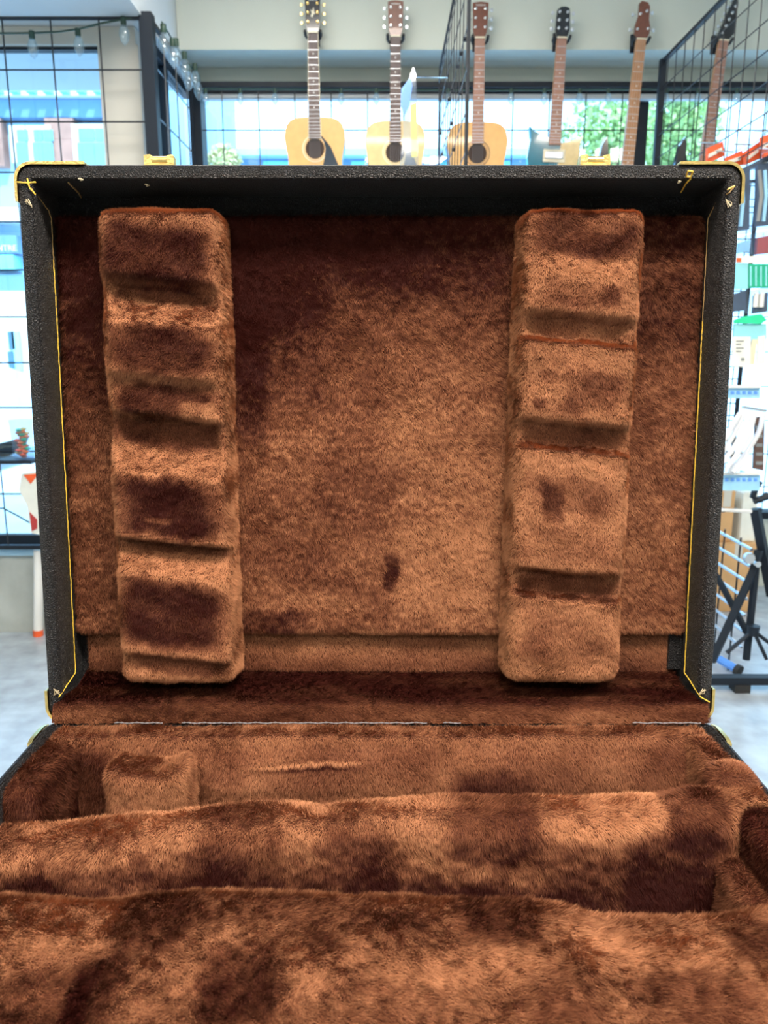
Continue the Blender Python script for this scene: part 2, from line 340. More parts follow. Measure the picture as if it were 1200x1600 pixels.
# ================================================================== THE CASE
ZR = .901; O = np.array([0, 0, ZR]); TA = math.radians(4.5)
VD = np.array([0, math.sin(TA), math.cos(TA)]); ND = np.array([0, -math.cos(TA), math.sin(TA)])
def lid(x, v, w_): return O + np.array([x, 0, 0]) + v * VD + w_ * ND
def lids(P): return O + P[:, :1] * np.array([[1, 0, 0]]) + P[:, 1:2] * VD + P[:, 2:3] * ND
def unlid(P): q = P - O; return np.stack([q[:, 0], q @ VD, q @ ND], 1)
def on_lid(px, py, w_):
    r = ray(px, py); t = ((O + w_ * ND - CAM) @ ND) / (r @ ND); q = CAM + t * r - O; return q[0], q @ VD
CO = np.array([0, -.3, .692])
case = thing('instrument_case', CO, 'open black vinyl instrument case lined with brown plush, filling the foreground', 'case')
HW = .400; HV = .640; TH = .0165
def rrect(x0, x1, a0, a1, r, n=6):
    pts = []
    for cx, cy, s in ((x1 - r, a1 - r, 0), (x0 + r, a1 - r, 1), (x0 + r, a0 + r, 2), (x1 - r, a0 + r, 3)):
        for k in range(n + 1):
            a = PI / 2 * (s + k / n); pts.append((cx + r * math.cos(a), cy + r * math.sin(a)))
    return pts
def shell(x0, x1, a0, a1, depth, th, f, inner):
    L = []
    for ins, w_ in ((.012, -depth), (.004, -depth + .002), (0, -depth + .009), (0, -.006), (.0018, -.0018), (.006, 0), (th - .006, 0), (th - .0018, -.0018), (th, -.006), (th, -inner)):
        r = max(.017 - ins, .003); L.append([f(a, b, w_) for a, b in rrect(x0 + ins, x1 - ins, a0 + ins, a1 - ins, r)])
    return MB().loft(L)
obj('lid_shell', shell(-HW, HW, 0, HV, .085, TH, lid, .07), 'vinyl', case, True, CO, 'black grained vinyl lid')
BD = .205
obj('base_shell', shell(-HW, HW, -.634, -.0005, BD, .010, lambda a, b, w_: (a, b, ZR + w_), BD - .012), 'vinyl', case, True, CO, 'black grained vinyl tray')

def dn(c, spots, default):
    """pile tone field, in places with painted light and shade: c (n,2) local coords; spots (x,y,rx,ry,delta[,power])"""
    out = default; q3 = np.concatenate([c, c[:, :1] * 0 + .37], 1); wx = (vnoise(q3, 55, 91, 3) - .5) * .020; wy = (vnoise(q3, 55, 95, 3) - .5) * .020
    for s in spots:
        d = np.abs((c[:, 0] + wx - s[0]) / s[2]) ** 4 + np.abs((c[:, 1] + wy * min(1, s[3] / .02) - s[1]) / s[3]) ** 4
        out = out + s[4] * (1 - sstep(.66, 1.22, d ** .25))
    return out
def softspot(px, py, rx, ry, d, w_): x, v = on_lid(px, py, w_); return (x, v, rx / 1320, ry / 1320, d)

# --- lid back lining
def grid_patch(nu, nv, fn):
    u, v = np.meshgrid(np.linspace(0, 1, nu + 1), np.linspace(0, 1, nv + 1), indexing='ij'); P = fn(u.ravel(), v.ravel())
    idx = np.arange(u.size).reshape(u.shape); q = np.stack([idx[:-1, :-1], idx[1:, :-1], idx[1:, 1:], idx[:-1, 1:]], -1).reshape(-1, 4); return P, q
VB = on_lid(500, 990, -.05)[1]; VT = on_lid(500, 338, -.05)[1]
VT = min(VT, HV - TH - .004)
hh = (.3815, (VT - VB) / 2, .008)
V, Q = softgrid(hh, .006, .006)
P = V + np.array([0, (VT + VB) / 2, -.058]); P[:, 2] += (vnoise(P, 9, 2) - .5) * .006 * (V[:, 2] > 0)
V = lids(P)
sp = [softspot(420, 420, 90, 120, -.25, -.05), softspot(480, 370, 170, 40, -.12, -.05), softspot(650, 400, 150, 60, -.14, -.05), softspot(380, 560, 40, 150, -.25, -.05),
      softspot(610, 890, 12, 34, -.38, -.05), softspot(690, 760, 110, 30, -.06, -.05), softspot(420, 970, 60, 22, -.25, -.05), softspot(560, 770, 70, 60, -.12, -.05),
      softspot(480, 880, 60, 40, -.08, -.05), softspot(700, 700, 110, 200, .12, -.05), softspot(700, 900, 100, 90, .16, -.05), softspot(500, 940, 90, 16, .12, -.05),
      softspot(130, 400, 50, 60, -.2, -.05), softspot(140, 560, 40, 80, -.14, -.05), softspot(1045, 370, 50, 40, -.15, -.05), softspot(1050, 600, 40, 300, .02, -.05)]
def nap_shade_lid(P, N_):
    c = unlid(P); e = 1 - sstep(.02, .30, VT - c[:, 1])
    return dn(c, sp, .50) + (vnoise(P, 15, 41, 3) - .5) * .34 + (vnoise(P, 60, 47, 2) - .5) * .22 + (vnoise(P, 190, 43, 2) - .5) * .42 - .27 * e - .05 * sstep(.1, -.3, c[:, 0])  # shade of the lid's lip painted in, darker towards top and left
comb_down = lambda P, N_: np.tile(VD * -1.0 + np.array([.35, 0, 0]), (len(P), 1))
lidpanel = plush('back_lining', V, Q, case, CO, comb_down, nap_shade_lid,
    keep=lambda c, n: ((n @ ND) > -.1) * ~((unlid(c)[:, 0] > -.312) & (unlid(c)[:, 0] < -.200)) * ~((unlid(c)[:, 0] > .175) & (unlid(c)[:, 0] < .290)), label='flat brown plush lining of the lid')
# lower strip
V, Q = softgrid((.372, (VB + .03) / 2, .004), .003, .006); P = V + np.array([0, (VB + .03) / 2, -.0665]); V = lids(P)
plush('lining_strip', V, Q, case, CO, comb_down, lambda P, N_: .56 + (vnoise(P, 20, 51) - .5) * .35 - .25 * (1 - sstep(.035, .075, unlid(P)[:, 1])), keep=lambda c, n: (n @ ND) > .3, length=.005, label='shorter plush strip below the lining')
# bottom wall flap of the lid reaching to the hinge
def flap(u, v):
    k = [0, .35, .72, .84, .93, 1]; vv = np.interp(v, k, [.041, .033, .0245, .0185, .009, .001]); ww = np.interp(v, k, [-.066, -.040, -.004, .0045, .0075, .009])
    x = (u * 2 - 1) * (.376 + .016 * sstep(.45, .75, v)); P = np.stack([x, vv, ww], 1); P[:, 1] += (vnoise(P, 14, 8) - .5) * .004 * (v < .8); return lids(P)
V, Q = grid_patch(120, 16, flap); Q = Q[:, ::-1]
e_ = np.cross(V[Q[:, 1]] - V[Q[:, 0]], V[Q[:, 3]] - V[Q[:, 0]]).mean(0)
if e_ @ VD < 0: Q = Q[:, ::-1]
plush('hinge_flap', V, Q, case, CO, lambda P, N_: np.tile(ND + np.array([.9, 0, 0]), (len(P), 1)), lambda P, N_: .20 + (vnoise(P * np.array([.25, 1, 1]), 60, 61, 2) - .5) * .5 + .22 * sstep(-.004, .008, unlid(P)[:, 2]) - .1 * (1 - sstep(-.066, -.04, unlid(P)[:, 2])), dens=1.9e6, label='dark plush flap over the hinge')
# silver seam and slate vinyl wedge
for a, b in ((-.315, -.255), (-.235, .06), (.075, .10), (.30, .385)):
    n_ = int((b - a) / .003); L = []
    for k in range(n_):
        y_, z_ = -.0150 + .0003 * math.sin(k * .7), ZR + .0050 + .0004 * math.sin(k * .9); h_ = .00075 * (.4 + .6 * (k % 2)); x_ = a + k * .003
        L.append([(x_, y_ - h_, z_ - h_), (x_, y_ - h_, z_ + h_), (x_, y_ + h_, z_ + h_), (x_, y_ + h_, z_ - h_)])
    obj('hinge_seam', MB().loft(L), 'seam', case, False, CO, 'silver woven edge along the hinge')
obj('side_tab', MB().prism([(.366, .045), (.382, .045), (.382, .115), (.366, .115)], -.0615, -.056, lid), 'vinyl', case, False, CO, 'bare vinyl tab right of the lining strip')

# --- notched neck rests
def rest(label, wl, wr, vt, vb, profile, tilt, spots, base_nap, seed, front=.004, lean_x=0):
    h = ((wr - wl) / 2, (vt - vb) / 2, .0275); V, Q = softgrid(h, .013, .0032); P = V.copy()
    fr = sstep(-.6, 1, P[:, 2] / h[2])
    P[:, 0] *= 1 - .07 * fr                                      # narrower front
    ctr = (wl + wr) / 2; P[:, 0] += ctr + lean_x * (P[:, 1] / h[1]); P[:, 1] += (vt + vb) / 2
    pr = profile(P[:, 1] + tilt * (P[:, 0] - ctr)); inset = 1 - .55 * sstep(.82, 1.0, np.abs(V[:, 0]) / h[0])
    P[:, 2] += front - h[2] + pr * fr * inset
    P += (np.stack([vnoise(P, 28, seed), vnoise(P, 28, seed + 1), vnoise(P, 34, seed + 2)], 1) - .5) * np.array([.0035, .004, .007])
    V = lids(P)
    def nap_shade(Pw, N_):
        c = unlid(Pw); c2 = np.stack([c[:, 0] - ctr - lean_x * (c[:, 1] - (vt + vb) / 2) / h[1], c[:, 1] + tilt * (c[:, 0] - ctr)], 1)
        side = np.abs(N_[:, 0]); upf = N_ @ VD
        return dn(c2, spots, base_nap) + .10 * np.clip(upf, -.5, 1) + (vnoise(Pw, 36, seed + 5, 3) - .5) * .42 + .10 * side  # up-facing plush painted lighter, as if lit from above
    return plush('neck_rest', V, Q, case, CO, lambda P, N_: -VD * .8 + ND * (.2 + 1.6 * np.clip(N_ @ VD, 0, 1))[:, None], nap_shade, keep=lambda c, n: (n @ ND) > -.6, length=.0044, dens=2.1e6, label=label)
def prof(px, pts):
    vs = np.array([on_lid(px, y, 0)[1] for y, _ in pts]); ws = np.array([w_ for _, w_ in pts]); i = np.argsort(vs)
    return lambda v: np.interp(v, vs[i], ws[i])
vy = lambda px, y: on_lid(px, y, 0)[1]
pL = prof(250, [(320, 0), (430, .001), (448, -.017), (468, -.018), (512, .001), (560, 0), (583, .005), (600, -.006), (645, -.002), (655, -.019), (693, -.020), (742, .001), (835, .0), (841, .004), (849, -.014), (862, -.014), (902, .002), (1000, .0), (1018, .004), (1032, -.005), (1060, -.004)])
pR = prof(900, [(320, -.004), (400, -.004), (425, .001), (485, .001), (497, -.010), (530, -.014), (537, .003), (600, .001), (655, .002), (663, -.011), (698, -.014), (706, .003), (800, 0), (888, .002), (897, -.011), (928, -.014), (937, .003), (1060, 0)])
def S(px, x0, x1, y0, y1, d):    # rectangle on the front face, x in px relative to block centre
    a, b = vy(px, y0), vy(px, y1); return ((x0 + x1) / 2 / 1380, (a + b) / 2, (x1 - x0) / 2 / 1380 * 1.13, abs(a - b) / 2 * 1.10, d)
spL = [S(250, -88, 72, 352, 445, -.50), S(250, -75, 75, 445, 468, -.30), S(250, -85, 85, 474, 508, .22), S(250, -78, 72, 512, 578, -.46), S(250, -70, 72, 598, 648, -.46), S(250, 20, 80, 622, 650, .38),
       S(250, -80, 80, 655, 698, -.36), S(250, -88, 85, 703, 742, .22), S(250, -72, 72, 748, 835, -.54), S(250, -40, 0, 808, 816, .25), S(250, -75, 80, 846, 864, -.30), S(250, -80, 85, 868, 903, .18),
       S(250, -78, 72, 908, 1004, -.54), S(250, -70, 75, 1022, 1050, -.30)]  # notch shade and lit slopes painted in beside the dark crushed fronts
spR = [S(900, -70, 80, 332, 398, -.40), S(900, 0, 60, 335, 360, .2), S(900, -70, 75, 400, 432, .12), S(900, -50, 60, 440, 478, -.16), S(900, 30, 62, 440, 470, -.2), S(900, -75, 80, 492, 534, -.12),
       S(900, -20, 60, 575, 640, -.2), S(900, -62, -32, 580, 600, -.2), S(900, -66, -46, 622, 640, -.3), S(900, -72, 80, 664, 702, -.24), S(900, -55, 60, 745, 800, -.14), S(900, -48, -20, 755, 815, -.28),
       S(900, -60, 60, 830, 880, -.1), S(900, -72, 80, 896, 934, -.26), S(900, -60, 50, 960, 1030, -.14), S(900, -60, 60, 710, 742, .1)]  # dark notch bands are shade put into the plush colour
tl, tr, bl, br = on_lid(147, 332, 0), on_lid(342, 332, 0), on_lid(190, 1058, 0), on_lid(362, 1058, 0)
xl0 = (tl[0] + bl[0]) / 2 - .002; xl1 = (tr[0] + br[0]) / 2 + .004
rest('left neck rest with dark crushed pile and notch shade tinted in', xl0, xl1, tl[1] + .004, bl[1] - .008, pL, .10, spL, .66, 70, lean_x=-.002)
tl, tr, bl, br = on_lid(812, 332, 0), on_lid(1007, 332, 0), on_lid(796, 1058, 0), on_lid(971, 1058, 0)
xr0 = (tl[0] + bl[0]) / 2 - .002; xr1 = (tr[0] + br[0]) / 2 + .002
rest('right neck rest with lighter pile and flat notches, shade tinted in', xr0, xr1, tl[1] + .004, bl[1] - .006, pR, .09, spR, .66, 90, lean_x=.005)

# --- base interior pads
def pad(name, h, c, r, ds, deform, comb, nap_shade, keep, label, **k):
    V, Q = softgrid(h, r, ds); P = V + np.array(c)
    if deform: P = deform(P, V)
    return plush(name, P, Q, case, CO, comb, nap_shade, keep=keep, label=label, **k)
fwd = lambda P, N_: np.tile(np.array([.25, -.7, -.4]), (len(P), 1))
dwn = lambda P, N_: np.tile(np.array([.2, -.3, -1.]), (len(P), 1))
def wob(P, V, amp=.006, sc=16, seed=0): return P + (np.stack([vnoise(P, sc, seed + 1), vnoise(P, sc, seed + 2), vnoise(P, sc, seed + 3)], 1) - .5) * amp * 2
# back pad
def d_back(P, V):
    P = wob(P, V, .004, 12, 4); z = ZR - P[:, 2]
    P[:, 1] += -.012 * sstep(.006, .034, z) * (1 - .5 * sstep(.03, .07, z)) * sstep(-.375, -.30, P[:, 0]); 
    b = sstep(-.22, -.185, P[:, 0]) * sstep(.030, .060, z); P[:, 1] -= .009 * b
    return P
def nap_back(P, N_):
    z = ZR - P[:, 2]; zz = z - .034 + .03 * (P[:, 0] + .1) + (vnoise(P, 50, 19, 2) - .5) * .010; cx_ = sstep(-.16, -.10, P[:, 0]) * sstep(-.01, -.05, P[:, 0]); crack = ((1 - sstep(0, .003, np.abs(zz))) - 1.2 * (1 - sstep(0, .003, np.abs(zz + .005)))) * cx_
    return .48 + (vnoise(P, 18, 15, 3) - .5) * .5 - .35 * crack + .12 * (1 - sstep(.0, .02, z)) + dn(P[:, [0, 2]], [(-.335, ZR - .07, .03, .06, -.25), (.13, ZR - .065, .05, .03, -.3)], 0)
pad('back_pad', (.385, .017, .099), (0, -.021, ZR - .100), .010, .005, d_back, dwn, nap_back, lambda c, n: (n[:, 1] < .3) & (c[:, 2] > ZR - .13), 'plush padding along the rear wall of the tray')
# side pads
def d_side(P, V): P = wob(P, V, .006, 11, 14); return P
def tone_sideL(P, N_): return .20 + (vnoise(P, 14, 25, 3) - .5) * .35 + .22 * np.clip(N_[:, 2], 0, 1)  # up-facing plush tinted lighter
def nap_sideR(P, N_): return .50 + (vnoise(P, 13, 27, 3) - .5) * .5 - .25 * sstep(-.12, -.2, P[:, 1]) 
pad('side_pad', (.019, .058, .098), (-.374, -.082, ZR - .101), .014, .006, d_side, dwn, tone_sideL, lambda c, n: (n[:, 0] > -.6) & (c[:, 1] > -.40) & (c[:, 2] > ZR - .13), 'dark plush padding on the left wall of the tray')
pad('side_pad', (.019, .29, .098), (.374, -.318, ZR - .101), .014, .006, d_side, dwn, nap_sideR, lambda c, n: (n[:, 0] < .6) & (c[:, 2] > ZR - .13 + .08 * (c[:, 1] < -.42)), 'plush padding on the right wall of the tray')
# dividers
def crest_z(pts, y):
    q = [at_y(px, py, y) for px, py in pts]; xs = [a[0] for a in q]; zs = [a[2] for a in q]; return lambda x: np.interp(x, xs, zs)
Y1 = -.135; c1 = crest_z([(0, 1281), (60, 1276), (120, 1276), (280, 1266), (312, 1256), (350, 1252), (520, 1246), (700, 1230), (850, 1232), (1000, 1230), (1040, 1218), (1100, 1216), (1185, 1214), (1230, 1225)], Y1)
def d_div1(P, V):
    t = (V[:, 2] + .095) / .19; P = P.copy(); top = sstep(.2, 1, t); cz = c1(P[:, 0]); P[:, 2] = (ZR - .2) + (cz - .0035 - (ZR - .2)) * t
    P[:, 1] += -.004 * np.sin(P[:, 0] * 9) - .010 * (1 - t)
    P[:, 1] -= .010 * sstep(-.20, -.24, P[:, 0]) * (V[:, 1] < 0)
    P[:, 0] = np.sign(P[:, 0]) * np.minimum(np.abs(P[:, 0]) * 1.07, .3885); P = wob(P, V, .005, 14, 24); P[:, 0] = np.clip(P[:, 0], -.389, .389); return P
def SB(px, py, rx, ry, d, y=-.165): a = at_y(px, py, y); return (a[0], a[2], rx / 1500, ry / 1250, d)
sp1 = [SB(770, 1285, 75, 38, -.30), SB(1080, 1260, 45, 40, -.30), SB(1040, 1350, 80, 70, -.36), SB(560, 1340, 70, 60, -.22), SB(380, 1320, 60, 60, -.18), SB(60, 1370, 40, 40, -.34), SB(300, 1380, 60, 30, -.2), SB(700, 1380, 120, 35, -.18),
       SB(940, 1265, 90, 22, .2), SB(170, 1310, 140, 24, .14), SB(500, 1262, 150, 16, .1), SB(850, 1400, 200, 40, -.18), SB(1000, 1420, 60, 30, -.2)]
def nap_shade_div1(P, N_):
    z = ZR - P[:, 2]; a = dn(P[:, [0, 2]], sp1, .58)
    return a + .12 * np.clip(N_[:, 2], 0, 1) - .30 * sstep(.02, .10, z) + (vnoise(P, 20, 35, 3) - .5) * (.25 + .6 * sstep(.015, .05, z)) + (vnoise(P, 110, 37, 2) - .5) * (.15 + .4 * sstep(.015, .05, z))  # lit top and shaded lower face painted into the plush colour
pad('divider', (.389, .030, .095), (0, Y1 - .018, 0), .024, .0048, d_div1, dwn, nap_shade_div1, lambda c, n: (n[:, 1] < .5) & (c[:, 2] > ZR - .14), 'middle plush divider, stepped down at its left end')
Y2 = -.305; c2 = crest_z([(-60, 1407), (0, 1407), (200, 1417), (225, 1410), (250, 1405), (500, 1403), (700, 1408), (820, 1416), (880, 1422), (905, 1432), (1100, 1439), (1140, 1428), (1200, 1420), (1300, 1420)], Y2)
def d_div2(P, V):
    t = (V[:, 2] + .09) / .18; P = P.copy(); cz = c2(P[:, 0]); s = (Y2 + .02 - P[:, 1]) / .14
    P[:, 2] = (ZR - .2) + (cz - .003 - (ZR - .2)) * t - .018 * np.clip(s, 0, 1) ** 2 * (t > .4) * t
    P[:, 0] = np.sign(P[:, 0]) * np.minimum(np.abs(P[:, 0]) * 1.07, .3885); P = wob(P, V, .005, 12, 44); P[:, 0] = np.clip(P[:, 0], -.389, .389); return P
def ST(px, py, rx, ry, d): a = at_z(px, py, ZR - .018); return (a[0], a[1], rx / 1750, ry / 1300, d)
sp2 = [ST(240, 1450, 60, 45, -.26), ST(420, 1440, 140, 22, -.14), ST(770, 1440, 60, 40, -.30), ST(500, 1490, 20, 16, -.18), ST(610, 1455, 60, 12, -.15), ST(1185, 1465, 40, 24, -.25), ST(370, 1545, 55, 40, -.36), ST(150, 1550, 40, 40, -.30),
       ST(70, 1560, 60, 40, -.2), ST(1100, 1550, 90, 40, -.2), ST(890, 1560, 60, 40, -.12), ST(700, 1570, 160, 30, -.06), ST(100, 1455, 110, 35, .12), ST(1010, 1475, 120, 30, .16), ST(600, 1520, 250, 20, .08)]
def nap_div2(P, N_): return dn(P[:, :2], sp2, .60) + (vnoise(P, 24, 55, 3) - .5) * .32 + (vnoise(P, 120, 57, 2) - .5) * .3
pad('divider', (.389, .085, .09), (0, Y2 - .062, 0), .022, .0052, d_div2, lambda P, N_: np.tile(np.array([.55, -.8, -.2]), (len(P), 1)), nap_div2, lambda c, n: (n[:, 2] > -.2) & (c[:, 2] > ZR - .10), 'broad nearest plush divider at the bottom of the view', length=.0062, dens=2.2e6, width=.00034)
# right-hand raised end of the middle divider
pad('divider_end', (.024, .024, .06), (.367, Y1 + .008, ZR - .052), .016, .005, lambda P, V: wob(P, V, .006, 20, 64), dwn, lambda P, N_: .34 + (vnoise(P, 24, 65, 2) - .5) * .5 + .2 * np.clip(N_[:, 2], 0, 1), lambda c, n: n[:, 2] > -.6, 'raised plush end of the middle divider')  # top of the end piece tinted lighter
pad('side_cushion', (.016, .075, .07), (.345, -.262, ZR - .115), .012, .006, lambda P, V: wob(P, V, .006, 20, 74), dwn, lambda P, N_: .36 + (vnoise(P, 18, 75, 3) - .5) * .7, lambda c, n: n[:, 2] > -.6, 'plush cushion beside the right wall')
# small accessory pocket
a = at_y(232, 1230, -.075)
def d_pock(P, V):
    P = P.copy(); e = np.abs(V[:, 0]) / .043; P[:, 2] += .005 * sstep(.5, .9, e) * (V[:, 2] > .02) - .003 * (V[:, 2] > .02) * (1 - sstep(.3, .8, e)); return wob(P, V, .003, 30, 84)
pad('accessory_pocket', (.046, .026, .05), (a[0] + .002, -.068, at_y(232, 1192, -.07)[2] - .052), .012, .004, d_pock, dwn, lambda P, N_: .60 + (vnoise(P, 30, 85, 2) - .5) * .3 - .3 * sstep(-.2, .6, N_[:, 0]) * 0, lambda c, n: n[:, 2] > -.6, 'small plush accessory box in the rear left corner')
for sx in (-.028, .026):
    ring = [(a[0] + sx + .007 * math.cos(k * PI / 5), -.080 - .004 * math.sin(k * PI / 5) * 0, at_y(232, 1192, -.07)[2] - .002 + .006 * math.sin(k * PI / 5)) for k in range(6)]
obj('tray_floor', MB().box(-.388, .388, -.622, -.012, ZR - BD + .0125, ZR - BD + .016), 'felt', case, False, CO, 'flat brown floor of the tray')
# front pad (near wall, outside the view)
pad('front_pad', (.355, .016, .09), (0, -.605, ZR - .1), .010, .012, None, dwn, lambda P, N_: .5 + (vnoise(P, 20, 88) - .5) * .5, lambda c, n: (n[:, 1] > -.5) & (c[:, 2] > ZR - .06), 'plush padding on the near wall of the tray')

# --- gold cord, threads, staples
def wobble(pts, amp, n=None, seed=1):
    amp = amp * .45
    r = random.Random(seed); out = []
    for i in range(len(pts) - 1):
        A, B = Vector(pts[i]), Vector(pts[i + 1]); k = max(1, int((B - A).length / .004)) if n is None else n
        for j in range(k): out.append(A.lerp(B, j / k) + Vector((r.uniform(-amp, amp), r.uniform(-amp, amp) * .4, r.uniform(-amp, amp))))
    out.append(Vector(pts[-1])); return out
def cord(name, pts, r, m, label=None, amp=.0006, seed=1):
    P = wobble([tuple(p) for p in pts], amp, seed=seed); R = [r * .85 * (1 + .3 * (i % 2)) for i in range(len(P))]
    return obj(name, MB().tube(P, R, 6), m, case, True, CO, label)
WI = HW - TH + .0003                     # inner side wall plane
wP = -.046
zL = [lid(-WI + .0012, VT - .003, wP), lid(-WI + .0012, VB + .005, wP), lid(-WI + .0012, .052, wP + .001)]
cord('gold_cord', [lid(-WI + .0012, VT - .003, wP), lid(-WI + .0012, VT - .14, wP)], .0006, 'cord_dull', 'duller upper piece of cord', seed=2)  # upper stretch in the duller gold
cord('gold_cord', [lid(-WI + .0012, VT - .05, wP), lid(-WI + .0012, .30, wP), lid(-WI + .0012, .052, wP + .001), lid(-WI + .003, .046, -.040), lid(-HW + TH - .0015, .030, .0015)], .0007, 'cord', seed=3)
cord('gold_cord', [lid(-WI + .0012, VT - .003, wP), lid(-WI + .001, VT + .004, -.040), lid(-WI - .001, HV - .026, -.004), lid(-HW + .010, HV - .019, .0012)], .0007, 'cord_dull', seed=4)
cord('gold_cord', [lid(-HW + .001, HV - .020, .0012), lid(-HW + .010, HV - .021, .0016), lid(-HW + .022, HV - .020, .0012)], .0009, 'cord', seed=5)
cord('gold_cord', [lid(-HW + .013, HV - .016, .0016), lid(-HW + .015, HV - .026, .0012), lid(-HW + .019, HV - .032, -.003)], .0009, 'cord', seed=6)
cord('gold_cord', [lid(WI - .0012, VT - .003, wP), lid(WI - .0012, .40, wP)], .0006, 'cord_dull', 'duller upper piece of cord', seed=7)  # duller gold towards the top here too
cord('gold_cord', [lid(WI - .0012, VT - .12, wP), lid(WI - .0012, .30, wP), lid(WI - .0012, .052, wP + .001), lid(WI - .003, .046, -.040), lid(HW - TH + .0015, .030, .0015), lid(HW - .004, .024, .0015)], .0008, 'cord', seed=8)
cord('gold_cord', [lid(WI - .0012, VT - .003, wP), lid(WI + .0006, VT + .010, -.030), lid(HW - TH + .0015, HV - .031, .0008), lid(HW - .009, HV - .024, .0016)], .0008, 'cord_dull', seed=9)
cord('gold_cord', [lid(HW - .017, HV - .028, .0014), lid(HW - .009, HV - .024, .0018)], .0010, 'cord', seed=10)
VU = HV - TH - .0012                     # under the top wall
def underp(px, py, v=VU):
    r = ray(px, py); A_ = O + v * VD; t = ((A_ - CAM) @ VD) / (r @ VD); q = CAM + t * r; c = q - O
    return q
cord('loose_thread', [underp(107, 286), underp(122, 300), underp(133, 320), underp(141, 338)], .0011, 'cord_dull', 'loose dull gold thread under the top edge', seed=11)
cord('loose_thread', [underp(1064, 301), underp(1070, 290), underp(1078, 280), underp(1083, 268), underp(1075, 267), underp(1072, 276), underp(1080, 276)], .0010, 'cord', 'looped gold thread in the upper right corner', seed=12)
cord('loose_thread', [underp(1050, 331), underp(1049, 325), underp(1053, 323), underp(1054, 329)], .0008, 'cord', seed=13)
for k, (x, v, w_) in enumerate([(-HW + .0125, HV - .042, .0006), (HW - .014, HV - .042, .0006), (-HW + .012, .036, .0006), (HW - .013, .036, .0006)]):
    pts = [lid(x + .004 * math.sin(j * 1.9 + k), v + .0045 * math.cos(j * 2.3 + k * 2), w_ + .0006 * (j % 2)) for j in range(7)]
    obj('thread_tuft', MB().tube(pts, .0006, 5), 'tuft', case, True, CO, 'frayed beige tuft on the rim')
for px, py in ((122, 279), (151, 321), (1060, 283), (226, 288)):
    q = underp(px, py); obj('thread_tuft', MB().tube([q, q + np.array([.003, .001, 0]), q + np.array([.001, .004, -.001]), q + np.array([.004, .005, 0])], .0008, 5), 'tuft', case, True, CO)
# --- brass corners
def corner(fx, fv, Lx, Lv, w0=-.06, w1=.0012, label=None):
    """cap hugging the outside corner; fx/fv = -1/1 corner signs"""
    n = 6; r = .017; t = .0016; path = []
    cx = fx * (HW - r); cv = (HV - r) if fv > 0 else r
    path.append((fx * (HW - Lx), cv + fv * r, 0, fv))
    for k in range(n + 1):
        a = PI / 2 * (1 - k / n); path.append((cx + fx * r * math.cos(a), cv + fv * r * math.sin(a), fx * math.cos(a), fv * math.sin(a)))
    path.append((fx * HW, cv - fv * (Lv - r), fx, 0))
    L = []
    for x, v, nx, nv in path:
        L.append([lid(x + nx * t, v + nv * t, w0), lid(x + nx * t * 1.3, v + nv * t * 1.3, w1), lid(x - nx * .0012, v - nv * .0012, w1), lid(x - nx * .0010, v - nv * .0010, w1 - .002), lid(x + nx * .0002, v + nv * .0002, w1 - .003), lid(x + nx * .0002, v + nv * .0002, w0)])
    return obj('corner_cap', MB().loft(L), 'brass', case, True, CO, label)
corner(-1, 1, .076, .040, label='brass cap on the upper left lid corner'); corner(1, 1, .070, .042, label='brass cap on the upper right lid corner')
corner(-1, -1, .012, .038, label='brass cap on the lower left lid corner'); corner(1, -1, .022, .040, label='brass cap on the lower right lid corner')
for sx in (-1, 1):
    L = []
    for y, z in ((-.006, ZR - .002), (-.020, ZR + .0015), (-.045, ZR + .001), (-.052, ZR - .002)):
        L.append([(sx * (HW + .0016), y, ZR - .05), (sx * (HW + .0020), y, z), (sx * (HW - .003), y, z + .0008), (sx * (HW - .003), y, z - .001), (sx * (HW + .0002), y, z - .003), (sx * (HW + .0002), y, ZR - .05)])
    obj('corner_cap', MB().loft(L), 'brass', case, True, CO, 'brass cap at the rear %s corner of the tray' % ('left' if sx < 0 else 'right'))
# --- latches on the top edge of the lid
for px, lb in ((247, 'left'), (933, 'right')):
    x, _ = on_lid(px, 262, 0); g = MB(); T = HV
    l = obj('latch', MB(), 'brass', case) if False else None
    pl = MB().prism([(x - .017, T + .0002), (x + .016, T + .0002), (x + .016, T + .0022), (x - .017, T + .0022)], -.030, -.006, lid)
    pl.prism([(x - .017, T + .002), (x - .0085, T + .002), (x - .0085, T + .0105), (x - .0105, T + .0115), (x - .017, T + .0108)], -.016, -.006, lid)
    pl.prism([(x + .0085, T + .002), (x + .016, T + .002), (x + .016, T + .0095), (x + .0145, T + .0115), (x + .0085, T + .0105)], -.016, -.006, lid)
    ro = obj('latch', pl, 'brass', case, False, CO, 'brass latch on the %s of the lid top edge' % lb)
    obj('latch_barrel', MB().tube([lid(x - .0084, T + .0058, -.010), lid(x + .0084, T + .0058, -.010)], .0046, 14), 'brass', ro, True, CO)

# table that carries the case
t = thing('display_table', (0, -.32, 0), 'dark low table carrying the open instrument case', 'table')
obj('table_top', MB().box(-.36, .36, -.29, .28, .665, .695, bev=.004), 'tabletop', t)
lg = None
for sx in (-1, 1):
    for sy in (-1, 1):
        mb = MB().box(-.02, .02, -.02, .02, 0, .665); 
        if lg is None: lg = obj('leg', mb, 'steel', t); lg.location = (sx * .32, sy * .24, 0)
        else: share(lg, (sx * .32, sy * .24, 0), t)

